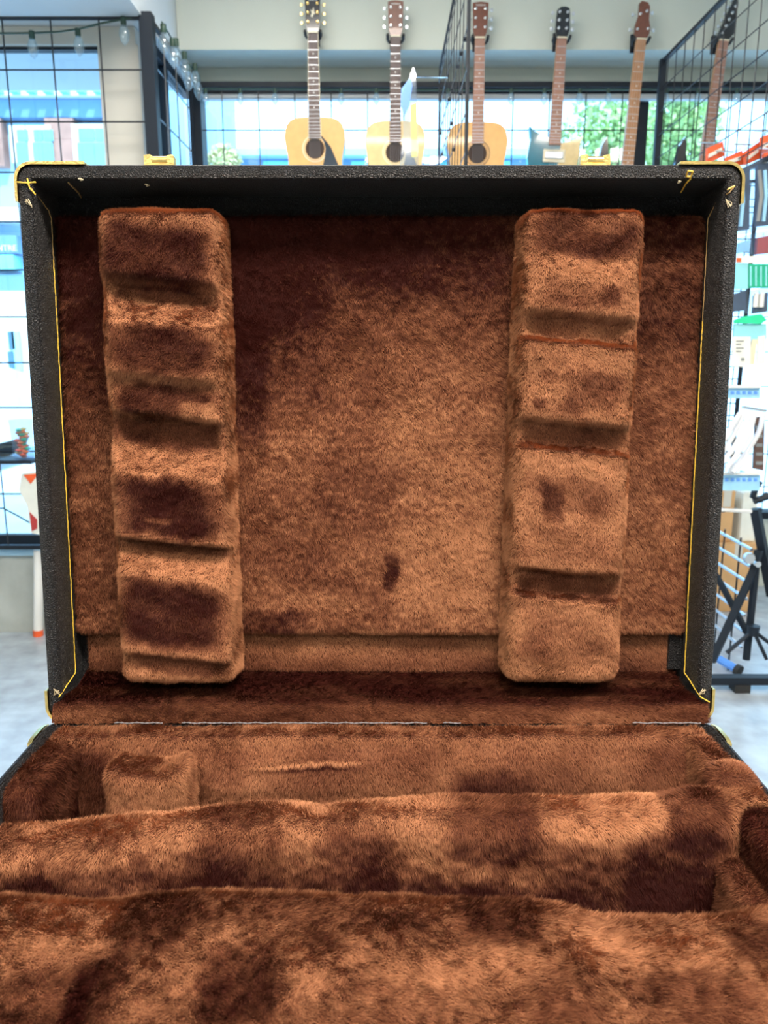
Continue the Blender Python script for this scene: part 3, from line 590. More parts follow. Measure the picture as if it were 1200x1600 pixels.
# ================================================================== GUITARS
def outline_acoustic():
    # half outline from top centre (neck joint) down: (half width, z below body top)
    h = [(0, 0), (.05, 0), (.100, -.008), (.128, -.030), (.140, -.065), (.142, -.095), (.136, -.135), (.128, -.175), (.127, -.205), (.137, -.245), (.162, -.300), (.182, -.355), (.188, -.405), (.182, -.450), (.160, -.480), (.10, -.497), (.0, -.503)]
    P = []
    for i in range(len(h) - 1):
        for k in range(3):
            t_ = k / 3; p0 = h[max(i - 1, 0)]; p1 = h[i]; p2 = h[i + 1]; p3 = h[min(i + 2, len(h) - 1)]
            cr = lambda a, b, c, d: .5 * (2 * b + (c - a) * t_ + (2 * a - 5 * b + 4 * c - d) * t_ ** 2 + (3 * b - a - 3 * c + d) * t_ ** 3)
            P.append((max(cr(p0[0], p1[0], p2[0], p3[0]), 0), cr(p0[1], p1[1], p2[1], p3[1])))
    P.append(h[-1]); return P
def fy(y): return lambda a, b, d: (a, y + d, b)
def circle(r, cz=0, cx=0, n=28): return [(cx + r * math.cos(2 * PI * k / n), cz + r * math.sin(2 * PI * k / n)) for k in range(n)]
HS = .84
def neck_parts(t, nl, w0, w1, fb, head, headm, head_w0, tuners, tm, dots, nfr, scale, neckm='mahog', binding=None, string_end=-.55, nstr=6, logo=None):
    """origin at the nut, z up, front at -y"""
    fm = fb
    obj('neck', MB().prism([(-w0 / 2, 0), (w0 / 2, 0), (w1 / 2, -nl), (-w1 / 2, -nl)], .001, .022, fy(0)), neckm, t)
    obj('fretboard', MB().prism([(-w0 / 2, 0), (w0 / 2, 0), (w1 / 2, -nl), (-w1 / 2, -nl)], -.005, .001, fy(0)), fm, t)
    if binding:
        for s in (-1, 1): obj('binding', MB().prism([(s * w0 / 2, 0), (s * (w0 / 2 + .0022), 0), (s * (w1 / 2 + .0022), -nl), (s * w1 / 2, -nl)], -.0055, .002, fy(0)), binding, t)
    obj('nut', MB().box(-w0 / 2 - .001, w0 / 2 + .001, -.009, .001, -.001, .005), 'cream', t)
    f0 = None
    for k in range(1, nfr + 1):
        z = -scale * (1 - 2 ** (-k / 12)); ww = w0 + (w1 - w0) * (-z / nl)
        if -z > nl: break
        if f0 is None: f0 = obj('fret', MB().box(-.5, .5, -.0068, -.0048, -.0009, .0009), 'silver', t)
        else: f0 = share(f0, (0, 0, 0), t)
        f0.location = (0, 0, z); f0.scale = (ww, 1, 1)
    d0 = None
    for k in dots:
        z = -scale * (1 - (2 ** (-k / 12) + 2 ** (-(k - 1) / 12)) / 2)
        if -z > nl: break
        if d0 is None: d0 = obj('inlay_dot', MB().lathe([(.0032, -.0062), (.0032, -.0048)], n=10, axis='y'), 'white', t)
        else: d0 = share(d0, (0, 0, 0), t)
        d0.location = (0, 0, z)
    head = [(a, b * HS) for a, b in head]; tuners = [(a, b * HS, c) for a, b, c in tuners]
    hs = obj('headstock', MB().prism(head, .0, .016, fy(0)), headm, t)
    p0 = b0 = None
    for (x, z, sd) in tuners:
        if p0 is None:
            p0 = obj('tuning_post', MB().lathe([(.0062, 0), (.0062, -.004), (.003, -.005), (.003, -.014)], n=10, axis='y'), tm, t)
            b0 = obj('tuning_button', MB().tube([(.003, 0, 0), (.012, 0, 0)], .002, 6).box(.012, .024, -.003, .003, -.0075, .0075, bev=.002), tm, t)
        else: p0 = share(p0, (0, 0, 0), t); b0 = share(b0, (0, 0, 0), t)
        p0.location = (x, 0, z)
        hx = 0
        b0.location = (x + sd * .012, .012, z); b0.rotation_euler = (0, 0, 0 if sd > 0 else PI)
    s0 = None
    for k in range(nstr):
        u = (k + .5) / nstr - .5; sx = u * (w0 - .004); ex = u * (w1 + .004)
        obj('string', MB().tube([(sx, -.0095, .001), (ex, -.0105, string_end)], .0006, 3), 'silver', t)
    if logo: text_mesh('logo', logo[0], logo[1], logo[2], (0, -.0008, logo[3] * HS), (PI / 2, 0, 0), t)
def hanger(x, z, y, label):
    t = thing('guitar_hanger', (x, y, z), label, 'hanger', 'wall hangers holding the guitars')
    obj('back_plate', MB().box(-.025, .025, 3.138 - y, 3.1495 - y, -.03, .05, bev=.003), 'steel', t)
    obj('arm', MB().tube([(0, 3.14 - y, .0), (0, .045, -.002)], .006, 8), 'steel', t)
    obj('yoke', MB().tube([(-.036, -.012, .002), (-.036, .02, -.006), (-.030, .042, -.010), (.030, .042, -.010), (.036, .02, -.006), (.036, -.012, .002)], .007, 8), 'rubber', t)
HALF = outline_acoustic()
def acoustic(px, py, y, label, top, headm, fb, tm, binding, guard, logo, dark=False, rough_hs=0):
    n = at_y(px, py, y); t = thing('acoustic_guitar', n, label, 'guitar', 'guitars hanging from the bulkhead')
    BT = -.355; full = [(-a, b + BT) for a, b in HALF[::-1]] + [(a, b + BT) for a, b in HALF[1:-1]]
    full = [(a, b) for a, b in full]
    obj('body', MB().prism(full, .006, .105, fy(0)), 'mahog', t)
    # the top with a real sound hole
    bm = bmesh.new(); ov = [bm.verts.new((a, .0, b)) for a, b in full]; cv = [bm.verts.new((a, .0, b)) for a, b in circle(.045, BT - .137, n=32)]
    for L_ in (ov, cv):
        for i in range(len(L_)): bm.edges.new((L_[i], L_[(i + 1) % len(L_)]))
    bmesh.ops.triangle_fill(bm, edges=bm.edges[:], use_beauty=True)
    ex = bmesh.ops.extrude_face_region(bm, geom=bm.faces[:]); bmesh.ops.translate(bm, vec=(0, .0058, 0), verts=[g for g in ex['geom'] if isinstance(g, bmesh.types.BMVert)])
    bmesh.ops.recalc_face_normals(bm, faces=bm.faces)
    me = bpy.data.meshes.new('soundboard'); bm.to_mesh(me); bm.free(); me.materials.append(M[top]); link(bpy.data.objects.new('soundboard', me), t)
    obj('sound_hole', MB().prism(circle(.045, BT - .137), .0050, .0059, fy(0)), 'hole', t)
    ring = MB()
    for r0, r1 in ((.049, .051), (.056, .060)):
        c0 = circle(r0, BT - .137, n=40); c1_ = circle(r1, BT - .137, n=40); vs = [(a, -.0006, b) for a, b in c0 + c1_] + [(a, .0, b) for a, b in c0 + c1_]
        ring.add(vs, [(k, (k + 1) % 40, 40 + (k + 1) % 40, 40 + k) for k in range(40)] + [(40 + k, 40 + (k + 1) % 40, 120 + (k + 1) % 40, 120 + k) for k in range(40)] + [((k + 1) % 40, k, 80 + k, 80 + (k + 1) % 40) for k in range(40)])
    obj('rosette', ring, 'cream' if not dark else 'rosew', t)
    if guard:
        obj('pickguard', MB().prism([(.020, BT - .078), (.034, BT - .082), (.075, BT - .130), (.108, BT - .205), (.125, BT - .25), (.10, BT - .285), (.05, BT - .27), (.035, BT - .215), (.046, BT - .172), (.050, BT - .137), (.042, BT - .105)], -.0016, 0, fy(0)), 'guard', t)
    obj('bridge', MB().box(-.08, .08, -.008, 0, BT - .335, BT - .305, bev=.002), 'rosew', t)
    hd = [(-.0215, .004), (.0215, .004), (.030, .03), (.0325, .05), (.036, .175), (.022, .178), (.0, .181), (-.022, .178), (-.036, .175), (-.0325, .05), (-.030, .03)]
    tun = [(s * .022, z, s) for s in (-1, 1) for z in (.055, .100, .145)]
    neck_parts(t, .355 + .095, .044, .056, fb, hd, headm, .04, tun, tm, (3, 5, 7, 9, 12), 20, .65, binding=binding, string_end=BT - .31, logo=logo)
    obj('edge_binding', MB().prism([(a * 1.006, BT + (b - BT) * 1.003 + .001) for a, b in full], .0060, .0085, fy(0)), 'cream', t) if binding else None
    return n
YG = 3.055
g = acoustic(489, 52, YG, 'acoustic guitar with black headstock, gold tuners and dark pickguard, leftmost', 'spruce', 'black', 'rosew', 'gold', 'cream', True, ('YAMAHA', .011, 'white', .163))
hanger(g[0], g[2] + .004, YG, 'black wall hanger under the black headstock of the leftmost guitar')
n_ = MB().tube([(g[0] - .004, YG - .001, g[2] + .085), (g[0], YG - .001, g[2] + .125), (g[0] + .004, YG - .001, g[2] + .085)], .002, 4)
hdp = [o for o in bpy.data.objects if o.name.startswith('acoustic_guitar')][0]
obj('headstock_ornament', MB().prism([(-.010, .070), (-.004, .082), (-.009, .098), (.0, .092), (.004, .108), (.008, .09), (.012, .08), (.004, .078), (0, .066)], -.001, 0, fy(0)), 'cream', hdp)
g = acoustic(618, 58, YG, 'acoustic guitar with red brown headstock, behind the hanging plastic packet', 'spruce_pale', 'mahog', 'rosew', 'chrome', None, True, ('YAMAHA', .011, 'white', .163))
hanger(g[0], g[2] + .004, YG, 'black wall hanger under the red brown headstock, second from left')
g = acoustic(750, 60, YG, 'acoustic guitar with plain top and reddish fretboard, right of the wire divider', 'spruce', 'mahog', 'redwood', 'chrome', None, False, ('YAMAHA', .011, 'white', .163), dark=True)
hanger(g[0], g[2] + .004, YG, 'black wall hanger of the guitar just right of the wire divider')

def electric(name, px, py, y, label, tiltdeg, body, bodym, nl, fb, head, headm, tuners, tm, scale, BT, extras=None, nstr=4, w=(.042, .055)):
    n = at_y(px, py, y); t = thing(name, n, label, 'guitar', 'guitars hanging from the bulkhead', (0, math.radians(tiltdeg), 0))
    obj('body', MB().prism([(a, b + BT) for a, b in body], .004, .044, fy(0)), bodym, t)
    neck_parts(t, nl, w[0], w[1], fb, head, headm, .04, tuners, tm, (3, 5, 7, 9, 12, 15, 17), 21, scale, neckm='maple', string_end=BT - .32, nstr=nstr)
    obj('bridge', MB().box(-.04, .04, -.010, .004, BT - .36, BT - .31, bev=.002), 'chrome', t)
    obj('pickup', MB().box(-.036, .036, -.004, .004, BT - .235, BT - .215, bev=.002), 'cream', t)
    if extras: extras(t, BT)
    return n
strat = [(-.030, -.030), (-.045, -.022), (-.075, -.014), (-.100, -.004), (-.122, .016), (-.114, -.035), (-.122, -.085), (-.125, -.12), (-.118, -.16), (-.120, -.21), (-.145, -.27), (-.158, -.33), (-.15, -.39), (-.11, -.43), (0, -.445), (.11, -.43), (.15, -.39), (.158, -.33), (.145, -.27), (.120, -.21), (.112, -.17), (.118, -.13), (.122, -.09), (.120, -.055), (.132, -.018), (.105, -.030), (.070, -.044), (.045, -.050), (.030, -.052)]
def ex_teal(t, BT):
    obj('wood_top', MB().prism([(a, b + BT) for a, b in [(.030, -.054), (.045, -.052), (.070, -.046), (.105, -.033), (.129, -.022), (.118, -.058), (.119, -.09), (.115, -.13), (.109, -.17), (.117, -.21), (.14, -.27), (.152, -.33), (.145, -.385), (.11, -.424), (.0, -.438), (-.02, -.30), (-.01, -.2), (.02, -.15)]], .0005, .0042, fy(0)), 'olive', t)
    obj('pickup', MB().box(-.043, .043, -.008, .004, BT - .125, BT - .092, bev=.003), 'silver', t)
    obj('pickup_surround', MB().box(-.052, .052, -.003, .004, BT - .140, BT - .082, bev=.003), 'cream', t)
hd_e = [(-.021, .003), (.021, .003), (.030, .03), (.033, .045), (.030, .12), (.026, .150), (.010, .158), (-.012, .156), (-.029, .140), (-.031, .10), (-.032, .045), (-.029, .028)]
g = electric('electric_guitar', 878, 60, YG, 'electric guitar with teal and honey double cutaway body, black headstock', 1.5, strat, 'teal', .455, 'redwood', hd_e, 'black', [(s * .018, z, s) for s in (-1, 1) for z in (.05, .09, .13)], 'silver', .648, -.392, ex_teal, 6)
hanger(g[0], g[2] + .004, YG, 'black wall hanger above the teal guitar')
bass = [(-.030, -.13), (-.052, -.115), (-.076, -.08), (-.094, -.02), (-.108, .055), (-.128, .015), (-.138, -.06), (-.140, -.14), (-.125, -.22), (-.13, -.28), (-.155, -.35), (-.16, -.42), (-.12, -.48), (0, -.50), (.12, -.48), (.16, -.42), (.155, -.35), (.13, -.28), (.12, -.22), (.125, -.17), (.115, -.13), (.06, -.11), (.03, -.11)]
hd_b = [(-.022, .003), (.022, .003), (.034, .03), (.036, .06), (.026, .10), (.024, .165), (.012, .185), (-.016, .190), (-.026, .178), (-.024, .12), (-.034, .07), (-.034, .035)]
g = electric('bass_guitar', 1002, 62, YG, 'bass guitar with brown two-lobed headstock, black horned body mostly hidden', 3.0, bass, 'black', .60, 'maple', hd_b, 'mahog', [(-.018, .125, -1), (-.024, .05, -1), (.010, .14, 1), (.024, .055, 1)], 'chrome', .86, -.47)
hanger(g[0], g[2] + .004, YG, 'black wall hanger above the brown headed bass')
hd_p = [(-.021, .003), (.021, .003), (.034, .03), (.048, .045), (.040, .10), (.040, .19), (.034, .255), (.022, .22), (.0, .15), (-.024, .06), (-.030, .03)]
g = electric('electric_guitar', 1131, 64, YG, 'electric guitar with pointed black headstock, behind the right wire panel', 4.5, bass, 'black', .56, 'redwood', hd_p, 'black', [(-.012 + .013 * k / 1.3, .04 + .033 * k, -1) for k in range(6)], 'chrome', .70, -.47, nstr=6)
hanger(g[0], g[2] + .004, YG, 'black wall hanger under the pointed black headstock')

# ================================================================== WIRE GRIDS
def wiregrid(name, label, axis, fixed, a0, a1, z0, z1, cell, r, phase_a=0, phase_z=0, frame=.010, post0=0, post1=0, cat='grid', wm='wire', base=True):
    """axis 'x': spans x at y=fixed, axis 'y': spans y at x=fixed"""
    f = (lambda a, z, d=0: (a, fixed + d, z)) if axis == 'x' else (lambda a, z, d=0: (fixed + d, a, z))
    o0 = f((a0 + a1) / 2, 0); t = thing(name, o0, label, cat)
    def add(nm, pts, rr, n=6, m=wm, sm=False): return obj(nm, MB().tube(pts, rr, n), m, t, sm, o0)
    def flat(nm, aa, ab, za, zb, th):
        p, q = f(aa, za, -th), f(ab, zb, th); return obj(nm, MB().box(min(p[0], q[0]), max(p[0], q[0]), min(p[1], q[1]), max(p[1], q[1]), za, zb), 'steel', t, False, o0)
    a = a0 + phase_a; pr = None
    while a < a1 - .01:
        if a > a0 + .01:
            if pr is None: pr = add('wire', [f(a, z0), f(a, z1)], r, 5); pa = a
            else:
                d = f(a - pa, 0); share(pr, (d[0] if axis == 'x' else 0, 0 if axis == 'x' else d[1], 0), t)
        a += cell
    z = z0 + phase_z; pr = None
    while z < z1 - .01:
        if z > z0 + .01:
            if pr is None: pr = add('wire', [f(a0, z, -r * 1.6), f(a1, z, -r * 1.6)], r, 5); pz = z
            else: share(pr, (0, 0, z - pz), t)
        z += cell
    if frame:
        flat('rail', a0, a1, z1 - frame, z1 + frame, frame); flat('rail', a0, a1, z0 - frame, z0 + frame, frame)
        for aa, pw in ((a0, post0), (a1, post1)):
            pw = pw or frame; flat('post', aa - pw, aa + pw, 0 if base else z0, z1 + frame, pw)
    return t
zt = at_y(200, 26, 2.6)[2]
xpost = at_y(231, 60, 2.6)[0]
gx = at_y(78, 26, 2.6)[0]
wiregrid('wire_grid', 'large black wire grid on the left, in front of the street window', 'x', 2.6, gx - .196 * 8, xpost, .44, zt, .196, .0035, phase_a=.196, phase_z=(at_y(100, 270, 2.6)[2] - .44) % .196, post1=.026, post0=.012, frame=.010)
wiregrid('wire_grid', 'narrow black wire grid running back from the left post', 'y', -.95, 2.66, 3.28, .44, zt, .196, .0035, phase_a=.16, phase_z=.1, frame=.008)
wiregrid('wire_grid', 'long black wire grid across the back window, behind the guitars', 'x', 3.33, -.935, 3.9, .44, 2.625, .182, .003, phase_a=.13, phase_z=(at_y(600, 204, 3.33)[2] - .44) % .182, frame=.012, post0=.028)
wiregrid('wire_grid', 'wire divider seen nearly edge on, between the second and third guitar', 'y', .262, 1.72, 3.03, .44, 2.60, .12, .0018, phase_a=.06, phase_z=.06, frame=.004)
wiregrid('wire_grid', 'slanting black wire panel on the right, cut by the frame edge', 'y', 1.285, 1.60, 3.02, 1.96, 2.63, .10, .0022, phase_a=.05, phase_z=.05, frame=.007, post0=.008, post1=.014, base=False)
# clips seen as dark nodes on the divider
cl = None
for i in range(26):
    y_ = 1.84 + .12 * random.randrange(10); z_ = 1.82 + .12 * random.randrange(6)
    if cl is None:
        cl = obj('wire_hook', MB().box(-.007, .007, -.005, .005, -.006, .006, bev=.0015), 'steel', [o for o in bpy.data.objects if o.get('label', '').startswith('wire divider')][0]); dv = cl.parent; cl.location = (0, y_ - dv.location.y, z_)
    else: share(cl, (0, y_ - dv.location.y, z_), dv)

# string of large clear bulbs
def bulbs(label, pts, spots, s, group=None):
    o0 = np.array(pts[0]); t = thing('string_light', o0, label, 'string light')
    obj('cable', MB().tube(pts, .004, 6), 'cable_green', t, True, o0)
    b0 = None
    for p in spots:
        if b0 is None:
            b0 = obj('bulb', MB().lathe([(.003, 0), (.010, -.006), (.020, -.030), (.022, -.045), (.014, -.068), (.002, -.082)], n=12), 'bulb', t, True)
            k0 = obj('socket', MB().lathe([(.011, .022), (.012, .0), (.010, -.008)], n=10), 'cable_green', t, True)
        else: b0 = share(b0, (0, 0, 0), t); k0 = share(k0, (0, 0, 0), t)
        for o in (b0, k0): o.location = Vector(p) - Vector(o0); o.scale = (s, s, s)
yb = 2.575
lp = [(-10, 52), (35, 52), (90, 50), (125, 45), (160, 36), (205, 28)]
bulbs('green string of clear bulbs sagging across the left grid', [at_y(a, b, yb) for a, b in lp], [at_y(50, 58, yb), at_y(122, 54, yb), at_y(193, 36, yb)], 1.0)
cp = [at_y(236, 34, 2.60)]; sp_ = []
for k in range(7):
    y_ = 2.66 + k * .10; sp_.append((-.905 + .01 * (k % 2), y_, zt - .03 - .02 * math.sin(k * 2.1)))
bulbs('string of large clear bulbs along the receding left grid', [(-.905, 2.64, zt - .005), (-.905, 2.9, zt - .02), (-.905, 3.26, zt - .01)], sp_, 1.1)
sp_ = [(at_y(p, 160, 3.272)[0], 3.272, 2.575) for p in (322, 376, 430, 533, 588, 700, 798, 850, 905, 950, 1040, 1090, 1150)]
bulbs('string of small clear bulbs along the top of the back window', [(sp_[0][0] - .02, 3.272, 2.590), (0.5, 3.272, 2.583), (1.9, 3.272, 2.590)], sp_, .75)

# hanging plastic packet in front of guitar two
q0 = at_y(645, 105, 2.15); t = thing('hanging_packet', q0, 'clear plastic packet with blue and yellow print hanging by the wire divider', 'packet')
def onp(px, py, y=2.15): p = at_y(px, py, y); return (p[0], p[2])
pk = [onp(*p) for p in ((646, 104), (650, 120), (654, 262), (652, 330), (624, 330), (624, 262), (630, 210), (628, 150))]
obj('sleeve', MB().prism(pk, -.012, .012, lambda a, b, d: (a, 2.15 + d, b)), 'clear', t, False, q0)
obj('print', MB().prism([onp(*p) for p in ((627, 140), (642, 120), (644, 136), (640, 165), (632, 182), (626, 165))], -.006, -.002, lambda a, b, d: (a, 2.15 + d, b)), 'blue', t, False, q0)
obj('print', MB().prism([onp(*p) for p in ((641, 165), (651, 160), (652, 246), (643, 246))], -.006, .004, lambda a, b, d: (a, 2.15 + d, b)), 'yellow', t, False, q0)
obj('hook', MB().tube([at_y(646, 106, 2.15), at_y(650, 120, 2.18), (.255, 2.5, at_y(683, 121, 2.5)[2])], .003, 6), 'chrome', t, True, q0)

# ================================================================== RIGHT-HAND GOODS
wiregrid('wire_grid', 'dense black wire rack facing the viewer at the right edge, hung with goods', 'x', 2.05, 1.14, 1.33, .85, 1.92, .045, .0020, phase_a=.03, phase_z=.02, frame=.005, base=False)
def slab(name, pts, y, th, m, t, o0): return obj(name, MB().prism([(at_y(a, b, y)[0], at_y(a, b, y)[2]) for a, b in pts], -th, th, lambda a, b, d: (a, y + d, b)), m, t, False, o0)
def quad(x0, x1, y0, y1): return [(x0, y0), (x1, y0), (x1, y1), (x0, y1)]
YI = 1.93
def item(name, label, cat, px, py, group=None): o0 = at_y(px, py, YI); return thing(name, o0, label, cat, group), o0
# orange red packs slanting along the top
ptsr = [((1104, 232), (1128, 222), (1131, 244), (1104, 256)), ((1134, 246), (1158, 236), (1160, 258), (1134, 262)), ((1162, 238), (1186, 222), (1188, 248), (1164, 258)), ((1188, 215), (1222, 203), (1222, 232), (1190, 240)), ((1192, 240), (1240, 232), (1240, 262), (1194, 270))]
lbr = ['orange red pack hanging just right of the last guitar neck', 'orange red pack above the brass corner of the case', 'orange red pack with a pale stripe, third along the slanting row', 'orange red pack highest at the right edge', 'orange red pack lowest at the right edge']
for k, pp in enumerate(ptsr):
    yk = 2.18 - .05 * k; o0 = at_y(*pp[0], yk); t = thing('hanging_pack', o0, lbr[k], 'packet', 'orange red packs in a slanting row')
    slab('card', pp, yk, .010, 'red', t, o0); a, b = pp[3], pp[2]; c = pp[0]
    slab('label', [(a[0] + 3, (a[1] + c[1]) / 2 + 3), (b[0] - 3, (b[1] + pp[1][1]) / 2 + 3), (b[0] - 3, (b[1] + pp[1][1]) / 2 - 3), (a[0] + 3, (a[1] + c[1]) / 2 - 3)], yk - .013, .002, 'paper', t, o0)
    slab('header', [pp[0], pp[1], (pp[1][0], pp[1][1] - 6), (pp[0][0], pp[0][1] - 6)], yk, .004, 'clear', t, o0)
    hk = [at_y((c[0] + pp[1][0]) / 2, (c[1] + pp[1][1]) / 2 - 4, yk), (at_y((c[0] + pp[1][0]) / 2, 0, yk)[0], yk + .035, at_y(0, (c[1] + pp[1][1]) / 2 - 4, yk)[2] + .01)]
    obj('hook', MB().tube(hk, .003, 5), 'chrome', t, True, o0)
# clear bags
for k, (x0, x1, y0, y1, c, lb) in enumerate([(1140, 1172, 262, 368, 'navy', 'tall clear bag holding a dark strap, nearest the case'), (1176, 1215, 250, 360, 'navy', 'tall clear bag holding a dark strap, at the frame edge'),
        (1148, 1172, 372, 402, 'lblue', 'small pale blue bag under the tall clear bags'), (1176, 1210, 364, 404, 'redd', 'small dark red pack under the tall clear bags'), (1136, 1166, 452, 494, 'navy', 'dark pouch in clear plastic below the green pack'), (1172, 1200, 454, 496, 'navy', 'dark pouch with white tubes below the green pack')]):
    t, o0 = item('clear_bag', lb, 'bag', (x0 + x1) / 2, y0, 'clear bags on the right rack')
    slab('sleeve', [(x0 + 4, y0), (x1, y0 - 6), (x1, y1 - 4), (x0, y1)], YI, .016, 'clear', t, o0)
    slab('contents', [(x0 + 6, y0 + 8), (x1 - 2, y0 + 3), (x1 - 3, y1 - 9), (x0 + 4, y1 - 6)], YI, .010, c, t, o0)
    if k < 2:
        for j in range(2): obj('strap_fold', MB().tube([at_y(x0 + 10 + 9 * j, y0 + 16, YI - .012), at_y(x0 + 14 + 7 * j, (y0 + y1) / 2, YI - .015), at_y(x0 + 8 + 9 * j, y1 - 14, YI - .012)], .007, 6), 'lblue' if j else 'ink', t, True, o0)
    if k == 5:
        for j in range(2): obj('white_tube', MB().tube([at_y(1182 + 9 * j, 458, YI - .018), at_y(1180 + 9 * j, 480, YI - .018)], .009, 8), 'white', t, True, o0)
    obj('hook', MB().tube([at_y((x0 + x1) / 2, y0 + 3, YI - .02), at_y((x0 + x1) / 2, y0 + 1, YI + .13)], .003, 5), 'chrome', t, True, o0)
t, o0 = item('header_card', 'long white header card with orange corner above the green pack', 'card', 1170, 404)
slab('card', [(1150, 402), (1215, 398), (1215, 411), (1150, 411)], YI - .03, .004, 'paper', t, o0); slab('corner_print', quad(1151, 1158, 403, 409), YI - .036, .001, 'red', t, o0)
t, o0 = item('green_pack', 'wide green pack in clear plastic at the right edge', 'packet', 1175, 412)
slab('card', quad(1168, 1216, 413, 450), YI - .02, .010, 'green', t, o0); slab('sleeve', quad(1148, 1167, 412, 451), YI - .02, .009, 'teals', t, o0)
for j in range(5): slab('rib', quad(1172 + j * 8, 1174 + j * 8, 416, 447), YI - .032, .002, 'teals', t, o0)
t, o0 = item('green_tag', 'bright green folded tag between the pouches and the white packs', 'tag', 1170, 496)
slab('card', [(1147, 500), (1165, 494), (1188, 491), (1197, 500), (1188, 506), (1147, 505)], YI - .03, .006, 'greenb', t, o0)
t, o0 = item('paper_pack', 'clear sleeve of white printed sheets below the green tag', 'packet', 1160, 506)
slab('sleeve', quad(1146, 1196, 506, 530), YI - .02, .007, 'teals', t, o0)
slab('sheet', quad(1144, 1172, 526, 573), YI - .032, .004, 'paper', t, o0); slab('sheet', [(1175, 526), (1183, 526), (1178, 570), (1168, 570)], YI - .022, .004, 'cream', t, o0); slab('sheet', [(1184, 526), (1195, 524), (1195, 568), (1182, 570)], YI - .028, .004, 'paper', t, o0)
for j, yy in enumerate((532, 537, 543, 548)): slab('print_line', quad(1150, 1162 - (j % 2) * 4, yy, yy + 2), YI - .0368, .0006, 'ink', t, o0)
slab('print_mark', quad(1158, 1163, 559, 564), YI - .0368, .0006, 'ink', t, o0)
# pale blue trays on the rack
for k, (y0, y1, lb) in enumerate([(602, 622, 'pale blue wire basket under the white printed packs'), (738, 766, 'pale blue plastic tray below the white cables')]):
    t, o0 = item('tray', lb, 'tray', 1165, y0, 'pale blue trays on the right')
    slab('front', quad(1128, 1186, y0, y1), YI - .05, .006, 'lblue', t, o0); slab('rim', quad(1126, 1188, y0, y0 + 4), YI - .062, .006, 'white', t, o0)
    a = at_y(1128, y1, YI - .05); b = at_y(1186, y1, YI - .05); c = at_y(1186, y0 + 3, YI)
    obj('bottom', MB().box(a[0], b[0], YI - .05, YI + .10, a[2], a[2] + .006), 'lblue', t, False, o0)
    for xx in (a[0], b[0] - .006): obj('side', MB().box(xx, xx + .006, YI - .05, YI + .10, a[2], c[2]), 'lblue', t, False, o0)
    for j in range(6): slab('slot', quad(1133 + j * 9, 1138 + j * 9, y0 + 9, y0 + 14), YI - .0575, .001, 'blue', t, o0)
# white cables
t, o0 = item('cable_bundle', 'bundle of thick white curved cables hanging from the right rack', 'cables', 1175, 640)
cs = [[(1163, 642), (1152, 668), (1137, 695), (1124, 712)], [(1172, 641), (1163, 668), (1148, 697), (1130, 722)], [(1180, 643), (1172, 672), (1158, 700), (1136, 732)], [(1192, 648), (1186, 674), (1168, 704), (1140, 738)], [(1156, 646), (1143, 668), (1130, 690)], [(1168, 708), (1160, 722), (1145, 738)]]
for k, c in enumerate(cs):
    P3 = []
    for j in range(len(c) - 1):
        for s_ in range(4):
            u = s_ / 4; p0 = c[max(j - 1, 0)]; p1 = c[j]; p2 = c[j + 1]; p3 = c[min(j + 2, len(c) - 1)]
            cr = lambda a, b, cc, d: .5 * (2 * b + (cc - a) * u + (2 * a - 5 * b + 4 * cc - d) * u * u + (3 * b - a - 3 * cc + d) * u ** 3)
            P3.append(at_y(cr(p0[0], p1[0], p2[0], p3[0]), cr(p0[1], p1[1], p2[1], p3[1]), YI - .085 - .008 * (k % 3)))
    P3.append(at_y(*c[-1], YI - .085 - .008 * (k % 3))); obj('cable', MB().tube(P3, .009, 8), 'greycab', t, True, o0)
obj('hook', MB().tube([at_y(1160, 636, YI - .04), at_y(1196, 642, YI - .04), at_y(1196, 640, YI + .13)], .006, 6), 'chrome', t, True, o0)
slab('cable_tie', quad(1134, 1166, 706, 710), YI - .045, .004, 'ink', t, o0)
t, o0 = item('instrument_strap', 'grey woven strap hanging beside the white cables', 'strap', 1188, 660)
slab('webbing', [(1180, 652), (1194, 650), (1192, 735), (1176, 732)], YI + .04, .005, 'rosew', t, o0)
for j in range(5): slab('stripe', quad(1181, 1191, 665 + j * 14, 670 + j * 14), YI + .033, .002, 'ink', t, o0)
# cardboard boxes on floor, beyond the panel
def carton(x0, x1, y0, y1, yy, dp, label, mt='cardb', z0=None, tape=True):
    A, B = at_y(x0, y1, yy), at_y(x1, y0, yy); zb = A[2] if z0 is None else z0
    t = thing('cardboard_box', ((A[0] + B[0]) / 2, yy + dp / 2, zb), label, 'box', 'boxes standing behind the right wire panel'); hx = (B[0] - A[0]) / 2; hz = B[2] - zb
    obj('carton', MB().box(-hx, hx, -dp / 2, dp / 2, 0, hz, bev=.004), mt, t)
    obj('flap', MB().box(-hx + .004, -.001, -dp / 2 + .002, dp / 2 - .002, hz, hz + .004), mt, t); obj('flap', MB().box(.001, hx - .004, -dp / 2 + .002, dp / 2 - .002, hz, hz + .004), mt, t)
    if tape: obj('tape', MB().box(-.02, .02, -dp / 2 - .001, dp / 2 + .001, hz + .004, hz + .005).box(-.02, .02, -dp / 2 - .001, -dp / 2, hz - .08, hz + .004), 'beige', t)
    return A, B
yb_ = 2.95
fz = lambda y0, yy: at_y(1150, y0, yy)[2]
A, B = carton(1108, 1192, 850, 965, yb_, .38, 'large cardboard box on the floor behind the right wire panel', z0=0.0)
Z1 = fz(850, yb_) + .006
A, B = carton(1118, 1150, 768, 848, yb_ + .03, .25, 'tall orange cardboard box standing on the large one', z0=Z1)
A, B = carton(1155, 1186, 770, 848, yb_ + .03, .25, 'tall white cardboard box standing on the large one', mt='paper', z0=Z1, tape=False)
